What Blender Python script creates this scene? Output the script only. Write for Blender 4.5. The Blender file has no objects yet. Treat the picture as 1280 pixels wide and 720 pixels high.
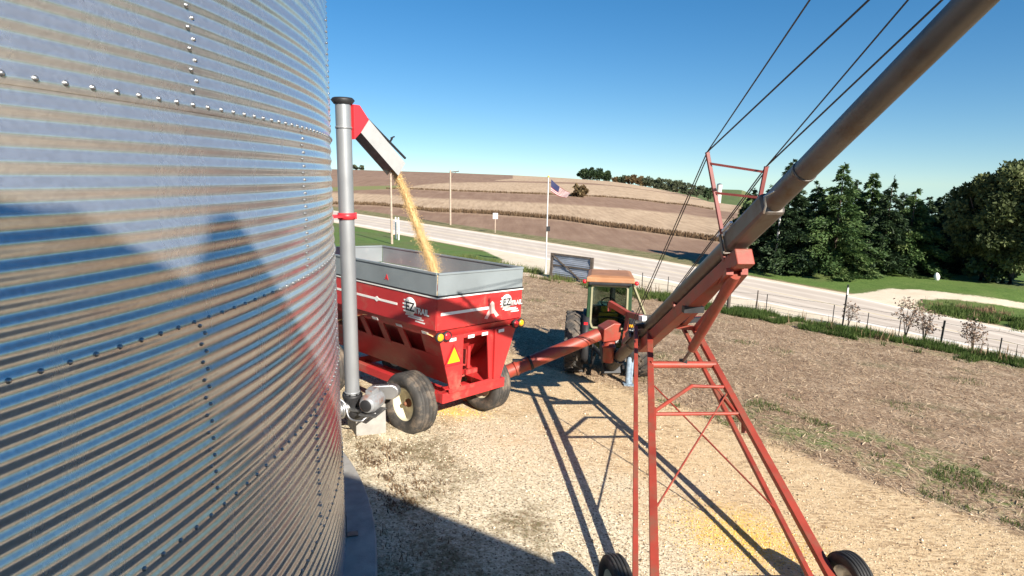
import bpy, bmesh, math, random
import numpy as np
from mathutils import Vector, Matrix
SC = bpy.context.scene
COL = SC.collection
rng = random.Random(7)
nrng = np.random.default_rng(11)
V = Vector
rad = math.radians

# ------------------------------------------------------------------ camera
FPX, HY, ROLL, CAMH = 740.0, 220.0, rad(1.10), 4.6       # focal length in pixels of a 1280 wide picture
PITCH = math.atan((360 - HY) / FPX)
def ray(x, y):
    u, v = x - 640.0, y - 360.0
    u, v = u*math.cos(ROLL) + v*math.sin(ROLL), -u*math.sin(ROLL) + v*math.cos(ROLL)
    d = (u/FPX, 1.0, -v/FPX); c, s = math.cos(PITCH), math.sin(PITCH)
    return V((d[0], d[1]*c + d[2]*s, -d[1]*s + d[2]*c))
def at(x, y, depth):                                      # measured point at a depth along the view axis
    d = ray(x, y); c, s = math.cos(PITCH), math.sin(PITCH)
    return d * (depth / (d.y*c - d.z*s)) + V((0, 0, CAMH))
def depth_of(p):
    return p.y*math.cos(PITCH) - (p.z - CAMH)*math.sin(PITCH)
cd = bpy.data.cameras.new('camera'); cam = bpy.data.objects.new('camera', cd); COL.objects.link(cam)
cd.sensor_fit = 'HORIZONTAL'; cd.sensor_width = 36.0; cd.lens = FPX/1280*36.0
cd.clip_start = 0.05; cd.clip_end = 9000
c_, s_ = math.cos(PITCH), math.sin(PITCH)
fw = V((0, c_, -s_)); up0 = V((0, s_, c_)); rt0 = V((1, 0, 0))
rt = rt0*math.cos(ROLL) + up0*math.sin(ROLL)
upv = -rt0*math.sin(ROLL) + up0*math.cos(ROLL)
M = Matrix((rt, upv, -fw)).transposed().to_4x4(); M.translation = V((0, 0, CAMH))
cam.matrix_world = M
SC.camera = cam

# ------------------------------------------------------------------ terrain
BC = V((-8.787, 4.170, 0)); BR = 7.20; PADZ = 0.452       # the grain bin: centre, radius, top of its concrete pad
N2 = (0.75, 0.66); D2 = (0.66, -0.75)
def smooth(t):
    t = np.clip(t, 0, 1); return t*t*(3 - 2*t)
def far_edge(q):  return np.interp(q, [-300, -88, -64, -40, -27, -12.7, -8, -4, 20, 80], [48, 44, 42.6, 41, 39.7, 37.2, 35.6, 34.2, 30, 24])
def near_edge(q): return np.interp(q, [-300, -66, -40, -21.6, -12, -5, 20, 80], [37, 33.3, 31.8, 31.0, 28.8, 27.3, 22.5, 16.5])
AZ = [-180, -60, -16.6, -6.2, 0, 4.6, 9.2, 14.4, 18, 24, 40, 180]
ZC = [6.3, 6.3, 6.3, 5.7, 5.0, 4.1, 2.7, -0.1, -1.2, -1.6, -1.8, -1.8]
RCR = [330, 330, 330, 330, 330, 330, 330, 250, 170, 130, 120, 120]
def terrain(x, y):
    x = np.asarray(x, float); y = np.asarray(y, float)
    rd = np.maximum(np.hypot(x - BC.x, y - BC.y) - BR - .35, 0)
    h = np.clip(.5 + .5*(6.5 - rd)/2., 0, 1); sm_ = 6.5 + (rd - 6.5)*h - 2.*h*(1 - h)
    z = .30 - .11*sm_
    s = N2[0]*x + N2[1]*y; q = D2[0]*x + D2[1]*y
    z = z - .072*(np.clip(s, 12, 31) - 12)
    r = np.hypot(x, y); az = np.degrees(np.arctan2(x, y))
    zc = np.interp(az, AZ, ZC); rc = np.interp(az, AZ, RCR)
    r0 = np.where(s > 0, 46/np.maximum(s, 1e-3)*r, 1e9)    # where this bearing leaves the road behind
    r0 = np.minimum(r0, rc - 20)
    t = np.clip((r - r0)/(rc - r0), 0, 1)
    rise = (zc + 1.78)*t*(2 - t)
    beyond = np.maximum(r - rc, 0)
    drop = np.minimum(beyond*.035, np.maximum(zc + 5.5, 1.5)) + np.maximum(r - 700, 0)*.02
    drop = drop + smooth((az - 20.5)/3.5)*np.maximum(r - 75, 0)*.032
    z = np.where(s > 40, z + rise - drop, z - np.where(r > 150, (r - 150)*.02, 0))
    # lawn bank right of the road, ditch between road and farm lane
    bank = smooth((s - far_edge(q) - 1)/6)*smooth((q + 24)/8)*0.35*(1 - smooth((r - 60)/30))
    ditch = np.exp(-((x - 27.5)/5)**2 - ((y - 30)/2.2)**2)*.35
    return z + bank - ditch
def tz(x, y): return float(terrain(x, y))
def tg(x, y, off=0.0):                                    # where the sight line of a picture point meets the ground
    d = ray(x, y); t = np.geomspace(2, 3000, 6000)
    px, py, pz = d.x*t, d.y*t, d.z*t + CAMH
    below = pz < terrain(px, py) + off
    if not below.any(): return V((px[-1], py[-1], tz(px[-1], py[-1])))
    i = int(np.argmax(below)); a, b = t[max(i-1, 0)], t[i]
    for _ in range(30):
        m = (a + b)/2
        if d.z*m + CAMH < tz(d.x*m, d.y*m) + off: b = m
        else: a = m
    return V((d.x*b, d.y*b, tz(d.x*b, d.y*b)))

# ------------------------------------------------------------------ materials
def mat(name, base=(.5,.5,.5), rough=.6, metal=0., var=.0, scale=3., col2=None, bump=0., bscale=40., spec=.5, coat=0., detail=6, contrast=.5, rvar=0., dirt=None, dirt_amt=.0, dirt_scale=2.):
    m = bpy.data.materials.new(name); m.use_nodes = True
    nt = m.node_tree; N = nt.nodes; L = nt.links; N.clear()
    out = N.new('ShaderNodeOutputMaterial'); b = N.new('ShaderNodeBsdfPrincipled')
    L.new(b.outputs[0], out.inputs[0])
    b.inputs['Base Color'].default_value = (*base, 1); b.inputs['Roughness'].default_value = rough
    b.inputs['Metallic'].default_value = metal; b.inputs['Specular IOR Level'].default_value = spec
    b.inputs['Coat Weight'].default_value = coat; b.inputs['Coat Roughness'].default_value = .15
    tc = N.new('ShaderNodeTexCoord')
    cur = None
    if var > 0 or col2:
        n = N.new('ShaderNodeTexNoise'); n.inputs['Scale'].default_value = scale; n.inputs['Detail'].default_value = detail
        L.new(tc.outputs['Object'], n.inputs['Vector'])
        mr = N.new('ShaderNodeMapRange'); mr.inputs[1].default_value = .5 - contrast*.4; mr.inputs[2].default_value = .5 + contrast*.4
        L.new(n.outputs[0], mr.inputs[0])
        mx = N.new('ShaderNodeMix'); mx.data_type = 'RGBA'
        c2 = col2 if col2 else tuple(max(0, min(1, c*(1 + var))) for c in base)
        c1 = base if col2 else tuple(c*(1 - var) for c in base)
        mx.inputs[6].default_value = (*c1, 1); mx.inputs[7].default_value = (*c2, 1)
        L.new(mr.outputs[0], mx.inputs[0]); cur = mx.outputs[2]
        if rvar:
            mr2 = N.new('ShaderNodeMapRange'); mr2.inputs[3].default_value = rough - rvar; mr2.inputs[4].default_value = rough + rvar
            L.new(n.outputs[0], mr2.inputs[0]); L.new(mr2.outputs[0], b.inputs['Roughness'])
    if dirt:
        n2 = N.new('ShaderNodeTexNoise'); n2.inputs['Scale'].default_value = dirt_scale; n2.inputs['Detail'].default_value = 9
        n2.inputs['Roughness'].default_value = .7
        L.new(tc.outputs['Object'], n2.inputs['Vector'])
        mr3 = N.new('ShaderNodeMapRange'); mr3.inputs[1].default_value = .68 - dirt_amt*.35; mr3.inputs[2].default_value = .8 - dirt_amt*.2
        L.new(n2.outputs[0], mr3.inputs[0])
        mx2 = N.new('ShaderNodeMix'); mx2.data_type = 'RGBA'
        if cur: L.new(cur, mx2.inputs[6])
        else: mx2.inputs[6].default_value = (*base, 1)
        mx2.inputs[7].default_value = (*dirt, 1); L.new(mr3.outputs[0], mx2.inputs[0]); cur = mx2.outputs[2]
    if cur: L.new(cur, b.inputs['Base Color'])
    if bump:
        n3 = N.new('ShaderNodeTexNoise'); n3.inputs['Scale'].default_value = bscale; n3.inputs['Detail'].default_value = 4
        L.new(tc.outputs['Object'], n3.inputs['Vector'])
        bp = N.new('ShaderNodeBump'); bp.inputs['Strength'].default_value = bump; bp.inputs['Distance'].default_value = .02
        L.new(n3.outputs[0], bp.inputs['Height']); L.new(bp.outputs[0], b.inputs['Normal'])
    return m
MT = {}
def galv_wall():
    m = bpy.data.materials.new('galvanized_wall'); m.use_nodes = True; nt = m.node_tree; N = nt.nodes; L = nt.links; N.clear()
    out = N.new('ShaderNodeOutputMaterial'); b = N.new('ShaderNodeBsdfPrincipled'); L.new(b.outputs[0], out.inputs[0]); tc = N.new('ShaderNodeTexCoord')
    b.inputs['Metallic'].default_value = .77
    def no(scale, sc, detail=5, rough=.6):
        mp = N.new('ShaderNodeMapping'); mp.inputs['Scale'].default_value = sc; L.new(tc.outputs['Object'], mp.inputs[0])
        n = N.new('ShaderNodeTexNoise'); n.inputs['Scale'].default_value = scale; n.inputs['Detail'].default_value = detail; n.inputs['Roughness'].default_value = rough; L.new(mp.outputs[0], n.inputs[0]); return n.outputs[0]
    def rng_(x, a, b_, c, d):
        r = N.new('ShaderNodeMapRange'); L.new(x, r.inputs[0])
        for i, v in enumerate((a, b_, c, d)): r.inputs[i+1].default_value = v
        return r.outputs[0]
    def mixc(f, a, c):
        n = N.new('ShaderNodeMix'); n.data_type = 'RGBA'; L.new(f, n.inputs[0])
        for i, v in ((6, a), (7, c)):
            if isinstance(v, tuple): n.inputs[i].default_value = (*v, 1)
            else: L.new(v, n.inputs[i])
        return n.outputs[2]
    sp = N.new('ShaderNodeTexVoronoi'); sp.inputs['Scale'].default_value = 55; L.new(tc.outputs['Object'], sp.inputs[0])
    sc_ = N.new('ShaderNodeSeparateColor'); L.new(sp.outputs['Color'], sc_.inputs[0])
    col = mixc(rng_(sc_.outputs[0], 0, 1, 0, 1), (.50,.515,.54), (.59,.61,.635))                 # zinc spangle
    streak = no(5, (1, 1, .10), 6, .7); big = no(.9, (1, 1, 1), 5)
    col = mixc(rng_(streak, .64, .80, 0, .45), col, (.70,.70,.69))                               # white run marks
    col = mixc(rng_(no(7, (1, 1, .2), 6, .7), .68, .84, 0, .35), col, (.36,.34,.32))              # grime
    L.new(col, b.inputs['Base Color'])
    ad = N.new('ShaderNodeMath'); ad.operation = 'ADD'; L.new(rng_(big, .3, .7, .20, .27), ad.inputs[0]); L.new(rng_(streak, .5, .8, 0, .14), ad.inputs[1]); L.new(ad.outputs[0], b.inputs['Roughness'])
    bp = N.new('ShaderNodeBump'); bp.inputs['Strength'].default_value = .07; bp.inputs['Distance'].default_value = .02; L.new(no(1.6, (1, 1, 1), 2, .4), bp.inputs['Height']); L.new(bp.outputs[0], b.inputs['Normal'])
    return m
MT['galv'] = galv_wall()
MT['galv_tube'] = mat('galvanized_tube', (.50,.50,.50), .40, .9, var=.18, scale=2.5, rvar=.08, contrast=.8)
MT['galv_light'] = mat('galvanized_pipe', (.34,.35,.36), .42, .5, var=.10, scale=2.5, rvar=.06, contrast=.8)
MT['auger_tube'] = mat('weathered_tube', (.135,.120,.108), .46, .5, var=.30, scale=1.6, rvar=.10, contrast=.9, dirt=(.11,.07,.045), dirt_amt=.55, dirt_scale=2.6)
MT['bolt'] = mat('bolt_zinc', (.36,.36,.36), .38, .85)
MT['concrete'] = mat('concrete', (.31,.295,.27), .85, var=.18, scale=6, bump=.3, bscale=60, dirt=(.22,.19,.16), dirt_amt=.3)
MT['red'] = mat('wagon_red', (.46,.030,.030), .42, var=.12, scale=1.2, coat=.05, dirt=(.36,.14,.10), dirt_amt=.42, dirt_scale=1.6)
MT['red_new'] = mat('bright_red', (.62,.03,.04), .4, var=.06, scale=4)
MT['red_faded'] = mat('faded_red', (.28,.041,.024), .5, var=.22, scale=2.2, dirt=(.20,.075,.045), dirt_amt=.62, dirt_scale=4, bump=.06)
MT['grey_paint'] = mat('grey_panel', (.22,.25,.262), .45, .05, var=.12, scale=1.6, dirt=(.34,.35,.34), dirt_amt=.3, dirt_scale=2.2)
MT['chute'] = mat('chute_grey', (.42,.42,.41), .5, .2, var=.06, scale=5)
MT['red_dark'] = mat('dark_red_steel', (.17,.03,.024), .55, var=.2, scale=5)
MT['rubber'] = mat('rubber', (.05,.046,.042), .8, var=.3, scale=5, dirt=(.20,.155,.115), dirt_amt=.55, dirt_scale=4, bump=.3, bscale=30)
MT['rubber_dark'] = mat('rubber_dark', (.025,.024,.023), .65, var=.3, scale=5, dirt=(.11,.09,.07), dirt_amt=.35, dirt_scale=4, bump=.2)
MT['white'] = mat('white_paint', (.80,.79,.76), .5, var=.05, scale=6)
MT['rim'] = mat('rim_cream', (.74,.67,.47), .45, var=.08, scale=6, dirt=(.42,.32,.2), dirt_amt=.3)
MT['rust'] = mat('rust', (.22,.09,.045), .8, var=.3, scale=20)
MT['black'] = mat('black_steel', (.022,.022,.024), .55, .2, var=.3, scale=8)
MT['steel'] = mat('steel_dark', (.16,.16,.16), .5, .7, var=.25, scale=10)
MT['motor'] = mat('motor_grey', (.30,.31,.32), .45, .3, var=.15, scale=8, dirt=(.30,.09,.03), dirt_amt=.5, dirt_scale=6)
MT['green'] = mat('tractor_green', (.035,.115,.03), .38, var=.12, scale=4, coat=.3, dirt=(.16,.14,.09), dirt_amt=.3)
MT['green_dark'] = mat('cab_green', (.016,.045,.016), .45, var=.15, scale=6)
MT['yellow'] = mat('tractor_yellow', (.70,.50,.03), .45, var=.06, scale=6)
MT['cab_roof'] = mat('cab_roof_tan', (.36,.165,.075), .6, var=.18, scale=3, dirt=(.36,.24,.16), dirt_amt=.3)
MT['cab_trim'] = mat('cab_trim', (.30,.28,.17), .5, var=.1, scale=8)
MT['amber'] = mat('amber_lens', (.85,.38,.02), .25)
MT['redlens'] = mat('red_lens', (.60,.02,.03), .25)
MT['smv'] = mat('smv_orange', (1.0,.42,.01), .5)
MT['cable'] = mat('wire_rope', (.07,.07,.07), .5, .6)
MT['corn'] = mat('corn_kernels', (.54,.34,.13), .55, col2=(.72,.53,.27), scale=60)
MT['wood'] = mat('grey_wood', (.36,.29,.23), .85, var=.25, scale=3, bump=.2)
MT['polewood'] = mat('pole_wood', (.40,.31,.24), .85, var=.2, scale=4)
MT['darkwood'] = mat('dark_wood', (.09,.07,.055), .85, var=.25, scale=4)
MT['post_green'] = mat('steel_post', (.045,.05,.045), .6, .3, var=.3, scale=6)
MT['bark'] = mat('bark', (.10,.075,.055), .9, var=.3, scale=8, bump=.4, bscale=20)
MT['jean'] = mat('pale_blue_paint', (.20,.26,.32), .5, var=.4, scale=14)
MT['sheet_blue'] = mat('gate_sheet', (.36,.39,.44), .38, .55, var=.25, scale=2.5, rvar=.1, contrast=.9)
MT['alu'] = mat('flagpole_white', (.70,.68,.66), .45, .2)
MT['shadow_caster'] = mat('shadow_caster_face', (.16,.11,.085), .85, var=.25, scale=2, bump=.2)  # dark body of the unseen shadow caster
MT['caster_top'] = mat('shadow_caster_top', (.30,.29,.28), .6, .5, var=.15, scale=2)  # sloping top of the unseen shadow caster
MT['silo'] = mat('silo_concrete', (.62,.58,.52), .8, var=.08, scale=2)
def glass(name='cab_glass'):
    m = bpy.data.materials.new(name); m.use_nodes = True; nt = m.node_tree; N = nt.nodes; N.clear()
    out = N.new('ShaderNodeOutputMaterial'); mix = N.new('ShaderNodeMixShader'); t = N.new('ShaderNodeBsdfTransparent'); gl = N.new('ShaderNodeBsdfGlossy')
    t.inputs[0].default_value = (.70,.76,.72,1); gl.inputs['Roughness'].default_value = .05
    fr = N.new('ShaderNodeFresnel'); fr.inputs[0].default_value = 1.5
    nt.links.new(fr.outputs[0], mix.inputs[0]); nt.links.new(t.outputs[0], mix.inputs[1]); nt.links.new(gl.outputs[0], mix.inputs[2]); nt.links.new(mix.outputs[0], out.inputs[0])
    return m
MT['glass'] = glass()

# ------------------------------------------------------------------ mesh builder
def basis(d, up=V((0,0,1))):
    d = V(d).normalized(); up = V(up)
    if abs(d.dot(up.normalized())) > .999: up = V((1,0,0)) if abs(d.x) < .9 else V((0,1,0))
    x = d.cross(up).normalized(); y = x.cross(d).normalized()
    return x, y, d                                           # side, up, along
class MB:
    def __init__(s): s.v = []; s.f = []; s.m = []; s.s = []
    def add(s, vs, fs, mi=0, sm=False):
        o = len(s.v); s.v += [tuple(v) for v in vs]
        for f in fs: s.f.append(tuple(i + o for i in f)); s.m.append(mi); s.s.append(sm)
        return s
    def box(s, c, size, ax=None, mi=0):
        c = V(c); X, Y, Z = ax if ax else (V((1,0,0)), V((0,1,0)), V((0,0,1)))
        a, b, d = size[0]/2, size[1]/2, size[2]/2
        vs = [c + X*(i*a) + Y*(j*b) + Z*(k*d) for i in (-1,1) for j in (-1,1) for k in (-1,1)]
        return s.add(vs, [(0,1,3,2),(4,6,7,5),(0,4,5,1),(2,3,7,6),(0,2,6,4),(1,5,7,3)], mi)
    def beam(s, p, q, w, h, up=V((0,0,1)), mi=0):
        p, q = V(p), V(q); X, Y, Z = basis(q - p, up)
        return s.box((p + q)/2, (w, h, (q - p).length), (X, Y, Z), mi)
    def channel(s, p, q, w, h, t, up=V((0,0,1)), mi=0):      # C-section
        p, q = V(p), V(q); X, Y, Z = basis(q - p, up); L = (q-p).length; c = (p+q)/2
        s.box(c - X*(w/2 - t/2), (t, h, L), (X,Y,Z), mi)
        s.box(c + X*t/2 + Y*(h/2 - t/2), (w - t, t, L), (X,Y,Z), mi)
        s.box(c + X*t/2 - Y*(h/2 - t/2), (w - t, t, L), (X,Y,Z), mi)
        return s
    def tube(s, p, q, r, r2=None, n=12, caps=True, mi=0):
        p, q = V(p), V(q); r2 = r if r2 is None else r2; X, Y, Z = basis(q - p)
        vs = []
        for (c, rr) in ((p, r), (q, r2)):
            for i in range(n):
                a = 2*math.pi*i/n; vs.append(c + X*(math.cos(a)*rr) + Y*(math.sin(a)*rr))
        s.add(vs, [(i, (i+1) % n, n + (i+1) % n, n + i) for i in range(n)], mi, True)
        if caps:
            s.add(vs[:n], [tuple(range(n))[::-1]], mi); s.add(vs[n:], [tuple(range(n))], mi)
        return s
    def path(s, pts, r, n=8, mi=0, radii=None):
        pts = [V(p) for p in pts]; vs = []; up = V((0,0,1))
        for k, c in enumerate(pts):
            d = pts[min(k+1, len(pts)-1)] - pts[max(k-1, 0)]
            X, Y, Z = basis(d, up); rr = radii[k] if radii else r
            for i in range(n):
                a = 2*math.pi*i/n; vs.append(c + X*(math.cos(a)*rr) + Y*(math.sin(a)*rr))
        fs = []
        for k in range(len(pts)-1):
            for i in range(n): fs.append((k*n+i, k*n+(i+1) % n, (k+1)*n+(i+1) % n, (k+1)*n+i))
        s.add(vs, fs, mi, True)
        s.add(vs[:n], [tuple(range(n))[::-1]], mi); s.add(vs[-n:], [tuple(range(n))], mi)
        return s
    def lathe(s, c, axis, prof, n=32, mi=0, closed=False, up=V((0,0,1))):  # prof: (along, radius)
        c = V(c); X, Y, Z = basis(axis, up); vs = []
        for (l, r) in prof:
            for i in range(n):
                a = 2*math.pi*i/n; vs.append(c + Z*l + X*(math.cos(a)*r) + Y*(math.sin(a)*r))
        fs = []; K = len(prof)
        for k in range(K if closed else K-1):
            k2 = (k+1) % K
            for i in range(n): fs.append((k*n+i, k*n+(i+1) % n, k2*n+(i+1) % n, k2*n+i))
        return s.add(vs, fs, mi, True)
    def prism(s, poly, ext, mi=0):                             # closed polygon (3D points) swept along ext
        n = len(poly); ext = V(ext); vs = [V(p) for p in poly] + [V(p) + ext for p in poly]
        return s.add(vs, [tuple(range(n))[::-1], tuple(range(n, 2*n))] + [(i, (i+1) % n, n+(i+1) % n, n+i) for i in range(n)], mi)
    def quad(s, a, b, c, d, mi=0): return s.add([a,b,c,d], [(0,1,2,3)], mi)
    def plate(s, a, b, c, d, t, mi=0):                         # a quad given thickness along its normal
        a, b, c, d = V(a), V(b), V(c), V(d); n = (b-a).cross(d-a).normalized()*t
        return s.prism([a,b,c,d], n, mi)
    def cut(s):
        s.cuts = getattr(s, 'cuts', []) + [(len(s.v), len(s.f))]; return s
    def build_each(s, name, mats, parent=None, bevel=0., fix=True):     # one object per cut-off piece
        out = []; v0 = f0 = 0
        for (v1, f1) in getattr(s, 'cuts', []) + [(len(s.v), len(s.f))]:
            if f1 > f0:
                k = MB(); k.v = s.v[v0:v1]; k.f = [tuple(i - v0 for i in f) for f in s.f[f0:f1]]; k.m = s.m[f0:f1]; k.s = s.s[f0:f1]
                out.append(k.build(name, mats, parent, bevel, fix))
            v0, f0 = v1, f1
        return out
    def build(s, name, mats, parent=None, bevel=0., fix=True, kind=None):
        me = bpy.data.meshes.new(name); me.from_pydata(s.v, [], s.f); 
        if not isinstance(mats, (list, tuple)): mats = [mats]
        for m in mats: me.materials.append(MT[m] if isinstance(m, str) else m)
        me.polygons.foreach_set('material_index', s.m); me.polygons.foreach_set('use_smooth', s.s)
        if fix:
            bm = bmesh.new(); bm.from_mesh(me); bmesh.ops.recalc_face_normals(bm, faces=bm.faces); bm.to_mesh(me); bm.free()
        me.update()
        o = bpy.data.objects.new(name, me); COL.objects.link(o)
        if parent is not None:
            o.parent = parent
            o.matrix_parent_inverse = parent.matrix_basis.inverted()
        if bevel:
            b = o.modifiers.new('bevel', 'BEVEL'); b.width = bevel; b.segments = 2; b.limit_method = 'ANGLE'; b.angle_limit = rad(40); b.harden_normals = False
        if kind: o['kind'] = kind
        return o
def thing(name, label, cat, loc=(0,0,0), group=None):
    o = bpy.data.objects.new(name, None); COL.objects.link(o); o.location = loc; o.empty_display_size = .2
    o['label'] = label; o['category'] = cat
    if group: o['group'] = group
    return o
def tag(o, label, cat, group=None, kind=None):
    o['label'] = label; o['category'] = cat
    if group: o['group'] = group
    if kind: o['kind'] = kind
    return o
class Frame:                                                   # a local frame: right, forward, up
    def __init__(s, o, r, f, u): s.o, s.r, s.f, s.u = V(o), V(r).normalized(), V(f).normalized(), V(u).normalized()
    def __call__(s, x, y, z): return s.o + s.r*x + s.f*y + s.u*z
    @property
    def ax(s): return (s.r, s.f, s.u)

# ------------------------------------------------------------------ sky and sun
SUN_EL, SUN_AZ = rad(30), rad(31)                             # sun stands behind the camera, to its right
sdir = V((math.cos(SUN_EL)*math.sin(SUN_AZ), -math.cos(SUN_EL)*math.cos(SUN_AZ), math.sin(SUN_EL)))
w = bpy.data.worlds.new('World'); SC.world = w; w.use_nodes = True
nt = w.node_tree; nt.nodes.clear()
wo = nt.nodes.new('ShaderNodeOutputWorld'); bg = nt.nodes.new('ShaderNodeBackground'); sky = nt.nodes.new('ShaderNodeTexSky')
sky.sky_type = 'NISHITA'; sky.sun_disc = False; sky.sun_elevation = SUN_EL
sky.sun_rotation = math.atan2(sdir.x, sdir.y)
sky.altitude = 300; sky.air_density = 1.0; sky.dust_density = .05; sky.ozone_density = 2.2
tcw = nt.nodes.new('ShaderNodeTexCoord'); sep = nt.nodes.new('ShaderNodeSeparateXYZ'); mxz = nt.nodes.new('ShaderNodeMath'); cmb = nt.nodes.new('ShaderNodeCombineXYZ')
mxz.operation = 'MULTIPLY_ADD'; mxz.inputs[1].default_value = .95; mxz.inputs[2].default_value = .055; mx0 = nt.nodes.new('ShaderNodeMath'); mx0.operation = 'MAXIMUM'; mx0.inputs[1].default_value = 0.
nt.links.new(tcw.outputs['Generated'], sep.inputs[0]); nt.links.new(sep.outputs[0], cmb.inputs[0]); nt.links.new(sep.outputs[1], cmb.inputs[1])
nt.links.new(sep.outputs[2], mx0.inputs[0]); nt.links.new(mx0.outputs[0], mxz.inputs[0]); nt.links.new(mxz.outputs[0], cmb.inputs[2]); nt.links.new(cmb.outputs[0], sky.inputs[0])
hs = nt.nodes.new('ShaderNodeHueSaturation'); hs.inputs['Saturation'].default_value = 1.38; hs.inputs['Value'].default_value = 1.0
nt.links.new(sky.outputs[0], hs.inputs['Color']); nt.links.new(hs.outputs[0], bg.inputs[0]); nt.links.new(bg.outputs[0], wo.inputs[0]); bg.inputs[1].default_value = .062
sl = bpy.data.lights.new('sun', 'SUN'); so = bpy.data.objects.new('sun', sl); COL.objects.link(so)
sl.energy = 5.0; sl.angle = rad(.53); sl.color = (1, .93, .82)
so.rotation_euler = sdir.to_track_quat('Z', 'Y').to_euler(); so.location = (30, -50, 40)
SC.view_settings.view_transform = 'Standard'; SC.view_settings.look = 'None'; SC.view_settings.gamma = 1; SC.view_settings.exposure = 1.05
SC.render.engine = 'CYCLES'; SC.cycles.max_bounces = 8; SC.cycles.transparent_max_bounces = 12; SC.cycles.use_denoising = True
# ------------------------------------------------------------------ ground sheet
def az_r(p): return math.degrees(math.atan2(p.x, p.y)), math.hypot(p.x, p.y)
def edge_line(pts):
    ar = sorted(az_r(tg(*p)) for p in pts); return [a for a, _ in ar], [r for _, r in ar]
def poly_sd(px, py, poly):                                      # signed distance to polygon, positive inside
    n = len(poly); ins = np.zeros(px.shape, bool); dm = np.full(px.shape, 1e9)
    for i in range(n):
        ax_, ay = poly[i]; bx, by = poly[(i+1) % n]
        cond = ((ay > py) != (by > py))
        xi = (bx - ax_)*(py - ay)/((by - ay) if by != ay else 1e-9) + ax_
        ins ^= cond & (px < xi)
        ex, ey = bx - ax_, by - ay; t = np.clip(((px-ax_)*ex + (py-ay)*ey)/(ex*ex + ey*ey + 1e-12), 0, 1)
        dm = np.minimum(dm, np.hypot(px - ax_ - t*ex, py - ay - t*ey))
    return np.where(ins, dm, -dm)
def wpoly(pts): return [(p.x, p.y) for p in (tg(*q) for q in pts)]
S1LO = edge_line([(300,256),(412,256),(470,257),(540,265),(640,270),(700,275),(760,284),(860,297),(920,305),(1000,320)])
S1HI = edge_line([(300,241),(412,241),(470,243),(540,248),(640,252),(700,255),(760,259),(860,268),(920,276),(1000,290)])
S1MID = edge_line([(300,251),(412,252),(470,253.5),(560,256.5),(640,260),(690,262),(720,263)])
S2LO = edge_line([(470,236.5),(505,236.5),(560,239),(640,242),(700,244),(760,247),(860,257),(920,266)])
S2HI = edge_line([(470,236),(505,235.5),(530,230.5),(560,228.5),(640,228),(700,229.5),(760,232),(830,241)])
S3LO = edge_line([(618,226),(650,226.5),(700,227.5),(740,229),(800,236)])
S3HI = edge_line([(618,225.5),(640,223.5),(700,221.5)])
WWAY = edge_line([(300,238),(412,238.5),(470,236),(500,235.2)])
azs = np.concatenate([np.arange(-180, -62, 4.0), np.arange(-62, 62, .25), np.arange(62, 180, 4.0)])
rs = np.concatenate([[0.6], np.geomspace(1.0, 4200, 470)])
A_, R_ = np.meshgrid(np.radians(azs), rs, indexing='ij')
X_, Y_ = R_*np.sin(A_), R_*np.cos(A_)
Z_ = terrain(X_, Y_)
s_c = N2[0]*X_ + N2[1]*Y_; q_c = D2[0]*X_ + D2[1]*Y_; azd = np.degrees(A_)
fe, ne = far_edge(q_c), near_edge(q_c)
onroad = smooth((1 - np.abs((s_c - (fe + ne)/2)/((fe - ne)/2)))*3)
Z_ = Z_ + onroad*.06*(R_ < 400)
rd_ = np.hypot(X_ - BC.x, Y_ - BC.y) - BR - .35
at_ = {}
at_['gravel'] = np.minimum(11.0 + .25*np.sin(q_c*.7) - s_c, R_*0 + 60)
road = np.where(R_ < 420, (s_c - ne)/(fe - ne), -5); at_['road'] = np.clip(road, -5, 5)
tan = np.minimum(np.minimum(s_c - 26.5, ne + .6 - s_c), (azd + .8)*R_*.01745)
apron = poly_sd(X_, Y_, wpoly([(598,309),(631,325),(612,331),(640,344),(690,347),(742,354),(764,338),(745,320)]))
lane = poly_sd(X_, Y_, wpoly([(1040,366),(1062,368),(1108,361),(1150,362),(1200,367.5),(1240,372.5),(1300,381),(1300,388),(1240,380),(1190,374),(1152,375),(1144,379),(1152,387),(1180,399),(1120,395)]))
tan = np.maximum(np.maximum(tan, apron), lane)
at_['tan'] = np.clip(tan, -9, 9)
isl = np.minimum(np.minimum(s_c - 11.3, ne - .2 - s_c), (-1.0 - azd)*R_*.01745)
azl = np.where(s_c - fe < 5, 17.9, 20.6) + .8*np.sin(R_*.4)
lawn = np.minimum(s_c - fe - .3, (azd - azl)*R_*.01745)
at_['grass'] = np.clip(np.maximum(isl, lawn), -9, 9)
at_['verge'] = np.clip(np.minimum(np.minimum(s_c - fe - .1, fe + 3.2 - s_c), -lawn), -9, 9)
infield = np.minimum(s_c - fe - 2.2, (20.8 - azd)*R_*.01745)
at_['field'] = np.clip(infield, -9, 9)
def strip(lo, hi):
    return np.minimum(R_ - np.interp(azd, *lo), np.interp(azd, *hi) - R_)
st = strip(S1LO, S1HI)
st = np.maximum(st, np.where(azd > S2LO[0][0], strip(S2LO, S2HI), -9))
st = np.maximum(st, np.where(azd > S3LO[0][0], np.minimum(R_ - np.interp(azd, *S3LO), np.where(azd < 4.0, np.interp(azd, *S3HI) - R_, 9)), -9))
at_['corn'] = np.clip(np.minimum(st, infield), -9, 9)
at_['way'] = np.clip(np.where(azd < -10.2, np.minimum(R_ - np.interp(azd, *WWAY) + 2, np.interp(azd, *S2LO)*0 + np.interp(azd, *WWAY) + 9 - R_), -9), -9, 9)
rcv = np.interp(azd, AZ, RCR)
at_['fargreen'] = np.clip(np.where((azd > 11) & (s_c > 60), (R_ - rcv - 12), -9), -9, 9)
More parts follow.
